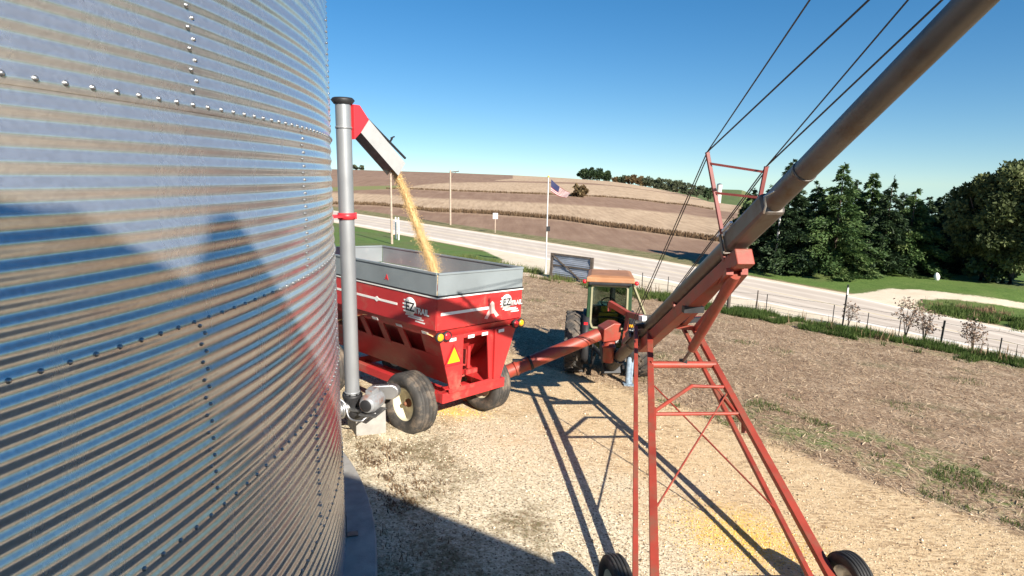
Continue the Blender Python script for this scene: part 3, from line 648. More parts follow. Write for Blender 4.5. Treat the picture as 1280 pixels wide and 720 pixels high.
# ------------------------------------------------------------------ grain bin
RING = 1.118; ZS1 = CAMH + .324; PITCHC = RING/11
gb = thing('grain_bin', 'huge corrugated galvanized grain bin with bolted sheet rings on a concrete footing', 'grain bin', (BC.x, BC.y, PADZ))
def bin_hit(x, y):                                              # bearing on the bin wall seen at a picture point
    d = ray(x, y); a = d.x**2 + d.y**2; b = -2*(d.x*BC.x + d.y*BC.y); c = BC.x**2 + BC.y**2 - BR**2
    t = (-b - math.sqrt(max(b*b - 4*a*c, 0)))/(2*a); return math.atan2(d.y*t - BC.y, d.x*t - BC.x)
seam_a = {-1: bin_hit(236, 60), 0: bin_hit(380, 245), 1: bin_hit(258, 515), 2: bin_hit(397, 580), 3: bin_hit(300, 700)}
SHEET = 2.84/BR
AMP = .0068
for k in range(-2, 4):                                          # ring k lies below seam k; -1 and -2 above the camera
    ztop = ZS1 - k*RING; zbot = ztop - RING
    if k == 3: zbot = PADZ
    dr = .0025 if k % 2 else -.0005
    mb = MB()
    th0 = seam_a.get(k, .3)
    rows = int(round((ztop - zbot + .03)/PITCHC*10)); zz = [zbot - (.03 if k < 3 else 0) + (ztop - zbot + (.03 if k < 3 else 0))*i/rows for i in range(rows+1)]
    # the lower lip of a ring laps over the one below
    def rad_at(z): return BR + dr + AMP*math.cos(2*math.pi*(z - ZS1)/PITCHC)
    ths = []
    a = -math.pi
    while a < math.pi - 1e-6:
        ths.append(a); a += .028 if -1.9 < a < 1.5 else .07
    nth = len(ths); vs = []
    for z in zz:
        r = rad_at(z)
        for t in ths:
            ph = (t - th0) % SHEET                              # sheets lap at the vertical seams
            lap = .0028*math.exp(-ph/.05)
            vs.append((BC.x + (r + lap)*math.cos(t), BC.y + (r + lap)*math.sin(t), z))
    fs = [(j*nth+i, j*nth+(i+1) % nth, (j+1)*nth+(i+1) % nth, (j+1)*nth+i) for j in range(rows) for i in range(nth)]
    mb.add(vs, fs, 0, True)
    def bolt(t, z, proud=.0):
        r = rad_at(z) + proud; n = V((math.cos(t), math.sin(t), 0)); p = V((BC.x, BC.y, z)) + n*r
        p.z = z
        mb.lathe(p, n, [(-.001, .0125), (.0025, .0125), (.0032, .0088), (.009, .0082), (.011, .005), (.0115, .0001)], 8, 1)
    if k > -2:
        zb = zbot + PITCHC*.06
        for i in range(int(2*math.pi*BR/.118)):
            t = -math.pi + i*.118/BR
            if -1.7 < t < 1.4 and k < 3: bolt(t, zbot + .004)
    j = 0
    t = th0 - SHEET*8
    while t < math.pi:
        if -1.7 < t < 1.4:
            for c in range(0, 12):
                for off, dz in ((.0, .0), (.036, .5)):
                    z = ztop - (c + .25 + dz)*PITCHC
                    if z > zbot + .03: bolt(t + off/BR, z, .001)
        t += SHEET
    mb.build('wall_ring', ['galv', 'bolt'], gb, fix=False)
mb = MB(); ZE = ZS1 + 2*RING
mb.lathe(V((BC.x, BC.y, ZE)), V((0,0,1)), [(0, BR + .25), (.05, BR + .25), (3.6, .6), (3.6, .0)], 64); mb.build('roof', 'galv_tube', gb)
mb = MB(); zg = tz(BC.x + BR, BC.y) - .6
mb.lathe(V((BC.x, BC.y, zg)), V((0,0,1)), [(0, BR + .35), (PADZ - zg - .02, BR + .35), (PADZ - zg, BR + .33), (PADZ - zg, 0)], 160); mb.build('footing', 'concrete', gb)
mb = MB()                                                      # hold-down brackets at the foot of the wall
for t in (bin_hit(434, 650), bin_hit(434, 650) + .40, bin_hit(434, 650) - .40, bin_hit(434,650) + .8):
    n = V((math.cos(t), math.sin(t), 0)); tt = V((-math.sin(t), math.cos(t), 0)); p = V((BC.x, BC.y, PADZ)) + n*(BR + .012)
    mb.box(p + n*.006 + V((0,0,.14)), (.012, .09, .28), (n, tt, V((0,0,1)))); mb.box(p + n*.07 + V((0,0,.008)), (.13, .09, .014), (n, tt, V((0,0,1)))); mb.cut()
mb.build_each('anchor_bracket', 'steel', gb)

# ------------------------------------------------------------------ unloading tube with its motor
eb = V((-2.82, 9.80, 0)); eb.z = tz(eb.x, eb.y)
el = thing('unloading_auger', 'tall grey vertical unloading tube with red elbow and chute standing beside the grain bin', 'auger', eb)
ed = depth_of(eb + V((0,0,3)))
pb = at(440.5, 492, ed); pt = at(434.5, 133, ed - .05); pt.x, pt.y = pb.x, pb.y
base_z = pb.z; top_z = pt.z
mb = MB(); mb.tube((pb.x, pb.y, base_z), (pb.x, pb.y, top_z), .118, n=28)
for z in (base_z + .02, top_z - .42, top_z - .05): mb.lathe((pb.x, pb.y, z), V((0,0,1)), [(0, .118), (0, .127), (.03, .127), (.03, .118)], 28)
mb.build('tube', 'galv_light', el)
mb = MB(); mb.lathe((pb.x, pb.y, top_z), V((0,0,1)), [(-.06, .135), (.0, .18), (.035, .15), (.05, 0)], 10, 0); mb.build('cap', 'black', el)
# red elbow and chute: fall towards the wagon
c0 = V((pb.x, pb.y, 0)); e1 = at(500, 204, ed + .25); dh = V((e1.x - pb.x, e1.y - pb.y, 0)).normalized(); sd = V((-dh.y, dh.x, 0))
def cp(a, z): return c0 + dh*a + V((0,0,z))
ztop_e = at(446, 138, ed).z; run = (V((e1.x, e1.y, 0)) - c0).length
ze = at(500, 204, ed+.25).z
k1 = .40; zk = ztop_e - .16
prof_top = [(.10, ztop_e), (.22, ztop_e), (k1, ztop_e - .20)]
slope = (ze - (ztop_e - .20))/(run - k1)
dn = V((slope, 0, -1)); L_ = math.hypot(slope, 1); nx, nz = slope/L_, -1/L_   # normal pointing below the chute
D = .27
def below(a, z, d=D): return (a + nx*d, z + nz*d)
b1 = below(k1, ztop_e - .20)
def side_poly(pts, off): return [cp(a, z) + sd*off for a, z in pts]
red_pts = prof_top + [b1, (.10, ztop_e - .52)]
mb = MB(); mb.prism(side_poly(red_pts, -.13), sd*.26); mb.build('elbow', 'red_new', el, bevel=.006)
a_e, z_e = run, ze
top0, top1 = (k1, ztop_e - .20), (a_e, z_e)
bot0, bot1 = b1, below(a_e, z_e)
mb = MB()
for off in (-.13, .124): mb.prism(side_poly([top0, top1, bot1, bot0], off), sd*.006)
mb.prism(side_poly([top0, top1, (top1[0] + nx*.006, top1[1] + nz*.006), (top0[0] + nx*.006, top0[1] + nz*.006)], -.124), sd*.248)
mb.build('chute', 'chute', el)
mb = MB(); q0 = (below(k1, ztop_e - .20, D - .008)); q1 = below(a_e - .10, z_e - slope*.10, D - .008)
mb.prism(side_poly([q0, q1, (q1[0]+nx*.004, q1[1]+nz*.004), (q0[0]+nx*.004, q0[1]+nz*.004)], -.123), sd*.246); mb.build('chute_floor', 'steel', el)
mb = MB(); ux, uz = (a_e - k1)/math.hypot(a_e - k1, z_e - ztop_e + .2), (z_e - ztop_e + .2)/math.hypot(a_e - k1, z_e - ztop_e + .2)
r0 = (k1 + .02 - nx*.06, ztop_e - .20 + uz*.02 - nz*.06); r1 = (a_e + .06 - nx*.11, z_e - nz*.11)
mb.beam(cp(*r0) , cp(*r1), .03, .03); rm = ((r0[0]*.42 + r1[0]*.58), (r0[1]*.42 + r1[1]*.58))
mb.beam(cp(*rm), cp(rm[0] - nx*.09, rm[1] - nz*.09), .03, .02); mb.beam(cp(rm[0] - nx*.09 - .03, rm[1] - nz*.09), cp(rm[0] - nx*.09 + .05, rm[1] - nz*.09 + .03), .02, .02)
mb.build('adjusting_rod', 'black', el)
# red clamp to the bin
zc = at(434, 267, ed).z; nb = (V((BC.x, BC.y, 0)) - c0); nb.z = 0; gap = nb.length - BR; nb.normalize()
mb = MB(); mb.lathe((pb.x, pb.y, zc - .05), V((0,0,1)), [(0, .119), (0, .135), (.10, .135), (.10, .119)], 24)
sidec = V((-nb.y, nb.x, 0))
for sg in (-1, 1):
    mb.beam(c0 + V((0,0,zc)) + nb*.10 + sidec*.09*sg, c0 + V((0,0,zc)) + nb*(gap + .0) + sidec*.30*sg, .035, .035)
mb.box(c0 + V((0,0,zc)) - nb*.135, (.05, .06, .10), (nb, sidec, V((0,0,1)))); mb.build('clamp_bracket', 'red_new', el)
# base: horizontal pipe out of the bin, gearbox, motor
zb = base_z
mb = MB(); mb.lathe((pb.x, pb.y, zb - .40), V((0,0,1)), [(0, .05), (0, .13), (.10, .15), (.30, .145), (.36, .165), (.40, .165), (.40, .1)], 20)
for i in range(8):
    a = i*math.pi/4; mb.tube((pb.x + .148*math.cos(a), pb.y + .148*math.sin(a), zb - .10), (pb.x + .148*math.cos(a), pb.y + .148*math.sin(a), zb + .03), .012, n=6)
mb.build('gearbox', 'black', el)
mb = MB(); mb.tube(c0 + V((0,0,zb - .22)), c0 + nb*(gap + .0) + V((0,0,zb - .22)), .115, n=20)
mb.lathe(c0 + V((0,0,zb - .22)) + nb*.2, nb, [(0, .115), (0, .16), (.025, .16), (.025, .115)], 20); mb.build('sump_pipe', 'galv_tube', el)
mdir = V((.62, -.55, 0)).normalized()                           # towards the camera's right
mr_ = V((-mdir.y, mdir.x, 0)); mc = c0 + V((.37, -.16, zb - .06))
mb = MB(); ax_m = V((-.25, -.97, 0)).normalized()
mb.lathe(mc - ax_m*.20, ax_m, [(0, .0), (0, .125), (.04, .155), (.34, .155), (.38, .13), (.41, .125), (.41, .10), (.43, .09), (.43, 0)], 22)
for i in range(14):
    a = 2*math.pi*i/14; X, Y, Z = basis(ax_m); d = X*math.cos(a) + Y*math.sin(a); mb.beam(mc - ax_m*.14 + d*.152, mc + ax_m*.12 + d*.152, .02, .01, up=d)
motor = mb.build('motor', 'motor', el)
mb = MB(); mb.lathe(mc + ax_m*.225, ax_m, [(0, .10), (.012, .085), (.012, 0)], 18); mb.build('fan_cover', 'black', motor)
mb = MB(); mb.box(mc + V((.0,0,.17)), (.14, .20, .09), (V((ax_m.y, -ax_m.x, 0)), ax_m, V((0,0,1)))); mb.build('junction_box', 'motor', motor, bevel=.008)
bx = V((ax_m.y, -ax_m.x, 0))
mb = MB(); gc = mc - ax_m*.31 + V((.0, 0, .03))               # belt guard
poly = []
for (cx, r_, a0, a1) in ((.16, .13, -90, 90), (-.14, .12, 90, 270)):
    for i in range(9):
        a = rad(a0 + (a1 - a0)*i/8); poly.append(gc + V((1,.12,0)).normalized()*(cx + r_*math.cos(a)) + V((0,0,r_*math.sin(a))))
mb.prism(poly, ax_m*-.12); mb.build('belt_guard', 'galv_tube', el, bevel=.02)
mb = MB(); mb.box(mc + V((0,0,-.185)), (.30, .40, .03), (bx, ax_m, V((0,0,1)))); mb.box(mc + V((-.28,0.02,-.16)), (.40, .10, .05), (bx, ax_m, V((0,0,1))))
mb.build('motor_mount', 'steel', el, bevel=.004)
pw = [c0 + nb*(gap - .02) + V((0,0,zb + .12)), c0 + V((-.14,-.22,zb - .02)), c0 + V((.02,-.30,zb - .30)), c0 + V((.22,-.35,zb - .33)), mc + ax_m*.16 + V((-.05, 0, -.24)), mc + ax_m*.1 + V((.10, 0, -.17))]
def curve(pts, n=8):
    pts = [V(p) for p in pts]; P = [pts[0]] + pts + [pts[-1]]; out = []
    for i in range(1, len(P) - 2):
        for j in range(n):
            t = j/n; a, b, c, d = P[i-1], P[i], P[i+1], P[i+2]
            out.append(.5*((2*b) + (c - a)*t + (2*a - 5*b + 4*c - d)*t*t + (3*b - a - 3*c + d)*t**3))
    return out + [pts[-1]]
mb = MB(); mb.path(curve(pw), .016, 7); mb.build('power_cable', 'galv_tube', el)
# concrete block under the motor
bt = mc.z - .20; bcx = mc + V((.10, -.02, 0)); bg_ = tz(bcx.x, bcx.y) - .03
mb = MB(); bxx = V((-.86, -.51, 0)).normalized(); byy = V((.51, -.86, 0)).normalized()
hgt = max(bt - bg_, .3); bcx = V((-2.50, 9.72, 0)); mb.box(V((bcx.x, bcx.y, bg_ + hgt/2)), (.52, .58, hgt), (bxx, byy, V((0,0,1))))
blk = mb.build('concrete_block', 'concrete', None, bevel=.012); tag(blk, 'square pale concrete block on the ground under the electric motor', 'block')

# ------------------------------------------------------------------ gravity wagon
YAW, WROLL, WW, WL = .838, .050, 2.10, 4.45
fwd = V((-math.sin(YAW), math.cos(YAW), 0)); l0 = V((-math.cos(YAW), -math.sin(YAW), 0))
wr = (-l0*math.cos(WROLL) + V((0, 0, -math.sin(WROLL)))).normalized(); wu = wr.cross(fwd).normalized()
A0 = V((-1.201, 9.488, 3.025)); WH = 2.962
WO = A0 - wu*WH                                                # under the rear left rim corner, on the ground
F = Frame(WO, wr, fwd, wu)                                     # x to its right, y forward, z up
gw = thing('gravity_wagon', 'red gravity grain wagon with grey side extensions, cream rims and a slow vehicle triangle', 'wagon', WO)
ZR, ZG, ZB = WH, WH - .412, WH - .967                          # rim, foot of the grey panels, foot of the red box
T = .012
mb = MB()                                                      # red upright box, four walls
mb.box(F(WW/2, 0, (ZG+ZB)/2), (WW, .02, ZG - ZB), F.ax); mb.box(F(WW/2, WL, (ZG+ZB)/2), (WW, .02, ZG - ZB), F.ax)
mb.box(F(0, WL/2, (ZG+ZB)/2), (.02, WL - .02, ZG - ZB), F.ax); mb.box(F(WW, WL/2, (ZG+ZB)/2), (.02, WL - .02, ZG - ZB), F.ax)
box = mb.build('box', 'red', gw, bevel=.008)
def ext(p0, p1):
    mb = MB(); a, b = V(p0), V(p1)
    mb.beam(F(a.x, a.y, (ZR+ZG)/2 + .012), F(b.x, b.y, (ZR+ZG)/2 + .012), .014, ZR - ZG - .024, up=F.u)
    mb.beam(F(a.x, a.y, ZR - .018), F(b.x, b.y, ZR - .018), .045, .036, up=F.u)
    return mb.build('extension_panel', 'grey_paint', gw, bevel=.005)
ext((0, 0, 0), (WW, 0, 0)); ext((0, WL, 0), (WW, WL, 0)); ext((0, .024, 0), (0, WL - .024, 0)); ext((WW, .024, 0), (WW, WL - .024, 0))
mb = MB()                                                      # pale flange with dark gasket line between the two
for (a, b) in (((-.014, 0), (WW+.014, 0)), ((0, .0), (0, WL)), ((WW, 0), (WW, WL))):
    mb.beam(F(a[0], a[1], ZG - .004), F(b[0], b[1], ZG - .004), .05, .022, up=F.u)
mb.build('flange', 'white', gw)
mb = MB()
for (a, b) in (((-.014, -.004), (WW+.014, -.004)), ((-.004, .0), (-.004, WL))):
    mb.beam(F(a[0], a[1], ZG + .022), F(b[0], b[1], ZG + .022), .036, .026, up=F.u)
mb.build('gasket', 'black', gw)
# sloping hopper below
ZL = .78; INX, INY = .85, 1.0
def HP(x, y, z): return F(x, y, z)
mb = MB()
tl = [(0.01, .01), (WW - .01, .01), (WW - .01, WL - .01), (0.01, WL - .01)]
bl = [(INX, INY), (WW - INX*.6, INY), (WW - INX*.6, WL - INY), (INX, WL - INY)]
ml = [(.34, .16), (WW - .34, .16), (WW - .34, WL - .16), (.34, WL - .16)]
vs = [F(x, y, ZB + .002) for x, y in tl] + [F(x, y, ZB - .10) for x, y in ml] + [F(x, y, ZL) for x, y in bl]
fs = [(i, (i+1) % 4, 4 + (i+1) % 4, 4 + i) for i in range(4)] + [(4+i, 4+(i+1) % 4, 8+(i+1) % 4, 8+i) for i in range(4)] + [(8, 9, 10, 11)]
mb.add(vs, fs); hop = mb.build('hopper', 'red', gw)
mb = MB()
for sg, x0 in ((1, 0), (-1, WW)):
    q = lambda x, y, z: F(x0 + sg*x, y, z)
    mb.prism([q(.005, .01, ZB), q(.005, WL - .01, ZB), q(.075, WL - .01, ZB - .15), q(.075, .01, ZB - .15)], F.r*sg*.015); mb.cut()
mb.build_each('side_lip', 'red', gw)
mb = MB()                                                      # posts and side sheets of the frame below the lip
for k in range(6):
    y = 1.05 + k*.60
    if y < WL - .2:
        mb.prism([F(.10, y, ZB - .12), F(.10, y + .17, ZB - .12), F(.33, y + .17, 1.42), F(.33, y, 1.42)], F.r*.03); mb.cut()
        mb.prism([F(WW - .10, y, ZB - .12), F(WW - .10, y + .17, ZB - .12), F(WW - .33, y + .17, 1.42), F(WW - .33, y, 1.42)], F.r*-.03); mb.cut()
mb.build_each('side_post', 'red', gw)
mb = MB()
for sg, x0 in ((1, 0), (-1, WW)):
    q = lambda x, y, z: F(x0 + sg*x, y, z)
    mb.prism([q(.315, .06, 1.46), q(.315, WL - .3, 1.46), q(.72, WL - .3, ZL + .05), q(.72, .06, ZL + .05)], F.r*sg*.02)
    mb.prism([q(.09, .06, ZB - .12), q(.09, .52, ZB - .12), q(.312, .62, 1.465), q(.312, .06, 1.465)], F.r*sg*.02); mb.cut()
mb.build_each('side_sheet', 'red', gw)
mb = MB()                                                      # side rails of the running gear and skirt along the left side
for x in (.30, WW - .42): mb.beam(F(x, .10, ZL - .03), F(x, WL - .25, ZL - .03), .12, .16, up=F.u)
mb.beam(F(.24, .12, ZL - .02), F(WW - .30, .12, ZL - .02), .14, .18, up=F.u)
for y in (.75, 3.55): mb.beam(F(.18, y, .55), F(WW - .18, y, .55), .16, .18, up=F.u); mb.beam(F(.4, y, .6), F(.4, y, ZL), .12, .12); mb.beam(F(WW-.5, y, .6), F(WW-.5, y, ZL), .12, .12)
mb.beam(F(WW/2, .75, .5), F(WW/2, WL + 1.3, .45), .12, .14, up=F.u)
mb.build('running_gear', 'red', gw, bevel=.01)
# rear support: two tapering sheets with the opening between them
RY = -.012
def rear(poly, t=.03, y=RY): return [F(x, y + (ZB - z)*0.02, z) for x, z in poly], F.f*t
mb = MB()
p, e = rear([(.06, ZB - .13), (.62, ZB - .13), (.64, 1.15), (.60, .92), (.36, .92)]); mb.prism(p, e)
p, e = rear([(1.20, ZB - .13), (WW - .10, ZB - .13), (WW - .46, .92), (1.32, .92)]); mb.prism(p, e)
p, e = rear([(.62, ZB - .13), (1.20, ZB - .13), (1.205, ZB - .20), (.62, ZB - .20)]); mb.prism(p, e)
p, e = rear([(.34, .92), (1.62, .92), (1.60, .84), (.36, .84)]); mb.prism(p, e)
p, e = rear([(1.36, ZB - .13), (1.40, ZB - .13), (1.44, .92), (1.40, .92)], .05, RY - .05); mb.prism(p, e)
mb.build('rear_frame', 'red', gw, bevel=.006)
mb = MB(); p, e = rear([(.02, ZB - .01), (WW - .02, ZB - .01), (WW - .10, ZB - .16), (.06, ZB - .16)], .012, -.004)
mb.prism([F(.02, -.02, ZB - .01), F(WW - .02, -.02, ZB - .01), F(WW - .1, .06, ZB - .145), F(.06, .06, ZB - .145)], F.f*.02); mb.build('rear_lip', 'red', gw)
mb = MB(); mb.box(F(.92, .30, 1.30), (.20, .08, .36), F.ax); mb.tube(F(.86, .1, 1.2), F(.86, .1, 1.6), .035); mb.box(F(.95, .12, 1.12), (.28, .06, .08), F.ax)
mb.lathe(F(.78, .14, 1.15), F.f, [(0, .12), (.03, .12), (.03, .09), (0, .09)], 18, closed=True); mb.build('door_crank', 'red', gw)
# reflective tape, stripes
mb = MB()
for x in (.35, .78, 1.12, 1.55): mb.box(F(x, RY - .018, ZB - .185), (.15, .006, .055), F.ax); mb.cut()
for i in range(6):
    y = .25 + i*.72; mb.prism([F(.033, y, ZB - .07), F(.033, y + .17, ZB - .07), F(.056, y + .17, ZB - .12), F(.056, y, ZB - .12)], F.r*-.006); mb.cut()
mb.build_each('reflective_tape', 'white', gw)
ZS = ZG - .31
mb = MB(); mb.box(F(-.0125, 2.35, ZS + .05), (.005, 2.6, .042), F.ax)
for y in (1.65, 2.55, 3.4):
    mb.prism([F(-.0115, y - .10, ZS + .05), F(-.0115, y, ZS + .05 + .05), F(-.0115, y + .10, ZS + .05), F(-.0115, y, ZS + .05 - .05)], F.r*-.007)
mb.cut(); mb.box(F(.70, -.0125, ZS + .03), (1.25, .005, .05), F.ax); mb.build_each('stripe', 'white', gw)
# decals: a white disc with speed lines and the letters
def text_mesh(txt, size, origin, xd, yd, nd, off, name, material, parent, depth=.0012, shear=0, bold=0.0, space=1.0):
    cu = bpy.data.curves.new(name, 'FONT'); cu.body = txt; cu.size = size; cu.extrude = depth; cu.shear = shear; cu.offset = bold; cu.space_character = space
    o = bpy.data.objects.new(name, cu); COL.objects.link(o); bpy.context.view_layer.update()
    dg = bpy.context.evaluated_depsgraph_get(); me2 = bpy.data.meshes.new_from_object(o.evaluated_get(dg)); bpy.data.objects.remove(o)
    o = bpy.data.objects.new(name, me2); COL.objects.link(o)
    Mx = Matrix((V(xd).normalized(), V(yd).normalized(), V(nd).normalized())).transposed().to_4x4(); Mx.translation = V(origin) + V(nd).normalized()*off
    me2.transform(Mx); me2.materials.clear(); me2.materials.append(MT[material])
    o.parent = parent; o.matrix_parent_inverse = parent.matrix_basis.inverted(); return o
def decal(o, xd, yd, s):                                        # o: left foot of the decal, s: height
    nd = V(xd).cross(V(yd)).normalized(); P = lambda a, b, h=0.: V(o) + V(xd)*(a*s) + V(yd)*(b*s) + nd*h
    mb = MB(); mb.lathe(P(.50, .58), nd, [(0, .45*s), (.003, .45*s), (.003, 0)], 32)
    for b, a0 in ((.84, .02), (.66, -.06), (.48, -.06), (.32, .02)): mb.prism([P(a0, b - .035), P(.45, b - .035), P(.45, b + .035), P(a0, b + .035)], nd*.003)
    for b, a0, a1 in ((.14, .15, 1.35), (.05, .35, 1.5), (-.08, .9, 1.6)): mb.prism([P(a0, b), P(a1, b - .02), P(a1 + .05, b + .05), P(a0 + .05, b + .06)], nd*.003)
    dc = mb.build('decal', 'white', gw)
    text_mesh('EZ', .60*s, P(.16, .37), xd, yd, nd, .0045, 'lettering', 'black', dc, bold=.012*s)
    text_mesh('TRAIL', .40*s, P(.86, .33), xd, yd, nd, .0030, 'lettering', 'black', dc, bold=.030*s)
    text_mesh('TRAIL', .40*s, P(.86, .33), xd, yd, nd, .0050, 'lettering', 'white', dc, bold=.012*s)
decal(F(-.011, .87, ZB + .10), -F.f, F.u, .36)
decal(F(1.52, -.011, ZB + .16), F.r, F.u, .31)
mb = MB()                                                      # faded sticker across the rear stripe, and a small red emblem on the grey side
o_ = F(1.10, -.0145, ZB + .09); P = lambda a, b: o_ + F.r*a + F.u*b
mb.prism([P(0, .0), P(.10, .14), P(.13, .26), P(.19, .30), P(.24, .26), P(.26, .14), P(.38, .02), P(.30, -.01), P(.24, .07), P(.14, .07), P(.08, -.02)], F.f*-.003); mb.build('sticker', mat('sticker_pink', (.78,.42,.38), .5, var=.2, scale=14), gw)
mb = MB(); o_ = F(-.010, 1.42, ZG + .13); P = lambda a, b: o_ - F.f*a + F.u*b
mb.prism([P(0, 0), P(.05, .10), P(.10, .0), P(.075, 0), P(.05, .05), P(.025, 0)], F.r*-.006); mb.build('emblem', 'red_new', gw)
# lamps
for (x, m_) in ((.045, 'amber'), (.20, 'redlens'), (WW - .18, 'redlens'), (WW - .03, 'amber')):
    mb = MB(); mb.lathe(F(x, -.02, ZB - .10), -F.f, [(0, .085), (.05, .085), (.05, .07), (.03, .07)], 18); lh = mb.build('lamp', 'black', gw)
    mb = MB(); mb.lathe(F(x, -.055, ZB - .10), -F.f, [(0, .066), (.018, .060), (.026, .03), (.027, 0)], 16); mb.build('lens', m_, lh)
mb = MB(); mb.beam(F(.02, -.005, ZB - .10), F(.26, -.005, ZB - .10), .03, .12, up=F.u); mb.cut(); mb.beam(F(WW - .24, -.005, ZB - .10), F(WW, -.005, ZB - .10), .03, .12, up=F.u); mb.build_each('lamp_bracket', 'black', gw)
def tri(x, z, s, y): return [F(x - s/2, y, z), F(x + s/2, y, z), F(x, y, z + s*.92)]
mb = MB(); mb.prism(tri(.385, 1.36, .40, RY - .022), F.f*.006); sm_ = mb.build('warning_triangle', 'redlens', gw)
mb = MB(); mb.prism(tri(.385, 1.405, .29, RY - .026), F.f*.004); mb.build('reflector', 'smv', sm_)
# wheels
def wheel(c, axis, R_, Wd, rimr, name='wheel', parent=None, tyre='rubber', rim='rim', lugs=0, dish=.08, n=40):
    axis = V(axis).normalized(); h = Wd/2
    mb = MB()                                                  # rim is the wheel itself; tyre and hub its pieces
    mb.lathe(c, axis, [(h*.72, rimr), (h*.74, rimr*.94), (h*.40, rimr*.88), (h*.40 - dish, rimr*.62), (h*.40 - dish, rimr*.30), (h*.4 - dish + .02, rimr*.28), (h*.4 - dish + .02, 0)], n)
    mb.lathe(c, axis, [(-h*.72, rimr), (-h*.74, rimr*.94), (-h*.3, rimr*.86), (-h*.3, 0)], n)
    rm = mb.build(name, rim, parent)
    mb = MB(); prof = [(h*.70, rimr*.98), (h*.86, rimr*1.06), (h*.99, rimr + (R_ - rimr)*.45), (h*.96, R_ - (R_ - rimr)*.22), (h*.86, R_*.965), (h*.72, R_*.985), (h*.3, R_*.998), (0, R_), (-h*.3, R_*.998), (-h*.72, R_*.985), (-h*.86, R_*.965), (-h*.96, R_ - (R_ - rimr)*.22), (-h*.99, rimr + (R_ - rimr)*.45), (-h*.86, rimr*1.06), (-h*.70, rimr*.98)]
    mb.lathe(c, axis, prof, 48)
    X, Y, Z = basis(axis)
    if lugs:
        for i in range(lugs):
            for sg in (-1, 1):
                a = 2*math.pi*(i + (.25 if sg > 0 else -.25))/lugs; a2 = a + .9*2*math.pi/lugs
                d1 = X*math.cos(a) + Y*math.sin(a); d2 = X*math.cos(a2) + Y*math.sin(a2)
                mb.beam(c + d1*(R_ + .012) + Z*sg*h*.05, c + d2*(R_ - .012) + Z*sg*h*.92, .05, .05, up=d1)
    else:
        for k in (-.55, -.18, .18, .55):                       # grooves as raised tread ribs
            mb.lathe(c, axis, [(h*(k - .14), R_*.985), (h*(k - .13), R_ + .010), (h*(k + .13), R_ + .010), (h*(k + .14), R_*.985)], 48)
    mb.build('tyre', tyre, rm)
    mb = MB(); o = c + axis*(h*.40 - dish + .02)
    mb.lathe(o, axis, [(0, rimr*.26), (.035, rimr*.24), (.04, rimr*.14), (.10, rimr*.12), (.11, 0)], 16)
    for i in range(6):
        a = i*math.pi/3; d = X*math.cos(a) + Y*math.sin(a); mb.tube(o + d*rimr*.20, o + d*rimr*.20 + axis*.05, .014, n=6)
    mb.build('hub', 'rust', rm); return rm
WR = .545
for y in (.75, 3.55):
    wheel(F(.10, y, WR), -F.r, WR, .44, .30, parent=gw)
    wheel(F(WW - .10, y, WR), F.r, WR, .44, .30, parent=gw)
# heap of corn inside, and the stream
mb = MB(); nx_, ny_ = 22, 40; vs = []
sx, sy = 1.05, 2.0
for j in range(ny_):
    for i in range(nx_):
        x = .03 + (WW - .06)*i/(nx_-1); y = .03 + (WL - .06)*j/(ny_-1); dd = math.hypot(x - 1.0, y - 1.2)
        vs.append(F(x, y, ZG - .10 - .40*dd + .02*math.sin(x*9 + y*7)*math.cos(y*11)))
mb.add(vs, [(j*nx_+i, j*nx_+i+1, (j+1)*nx_+i+1, (j+1)*nx_+i) for j in range(ny_-1) for i in range(nx_-1)], 0, True)
for i in range(nx_-1): pass
heap = mb.build('corn_heap', 'corn', None); tag(heap, 'golden heap of shelled corn lying inside the red wagon', 'corn heap')
sp = [at(484, 199, ed + .24), at(492, 212, ed + .27), at(502, 231, ed + .31), at(512, 257, ed + .36), at(523, 287, ed + .42), at(533, 312, ed + .47), at(541, 333, ed + .52), at(547, 356, ed + .56)]
cl = curve(sp, 10); Pk, rk = [], []
mb = MB(); radii = [.042 + .005*math.sin(i*.9) + .004*math.sin(i*2.3) + .0009*i for i in range(len(cl))]
mb.path(cl, .07, 9, radii=[r_*.68 for r_ in radii])
octv = [V(v) for v in ((1,0,0),(-1,0,0),(0,1,0),(0,-1,0),(0,0,1),(0,0,-1))]; octf = [(0,2,4),(2,1,4),(1,3,4),(3,0,4),(2,0,5),(1,2,5),(3,1,5),(0,3,5)]
for i in range(22000):
    t = rng.random()*(len(cl) - 1.01); k = int(t); p = cl[k].lerp(cl[k+1], t - k); sg = radii[k]*(abs(rng.gauss(0, .5)) + .35) if rng.random() < .95 else radii[k]*(1 + abs(rng.gauss(0, .9)))
    a = rng.random()*6.283; X, Y, Z = basis(cl[k+1] - cl[k]); p = p + X*math.cos(a)*sg + Y*math.sin(a)*sg
    s = rng.uniform(.004, .0075); q = Matrix.Rotation(rng.random()*6, 3, V((rng.random(), rng.random(), rng.random() + .1)).normalized())
    mb.add([p + q @ (v*s) for v in octv], octf)
cs = mb.build('corn_stream', 'corn', None, fix=False); tag(cs, 'stream of golden corn pouring from the grey chute down into the wagon', 'corn stream', kind='stuff')

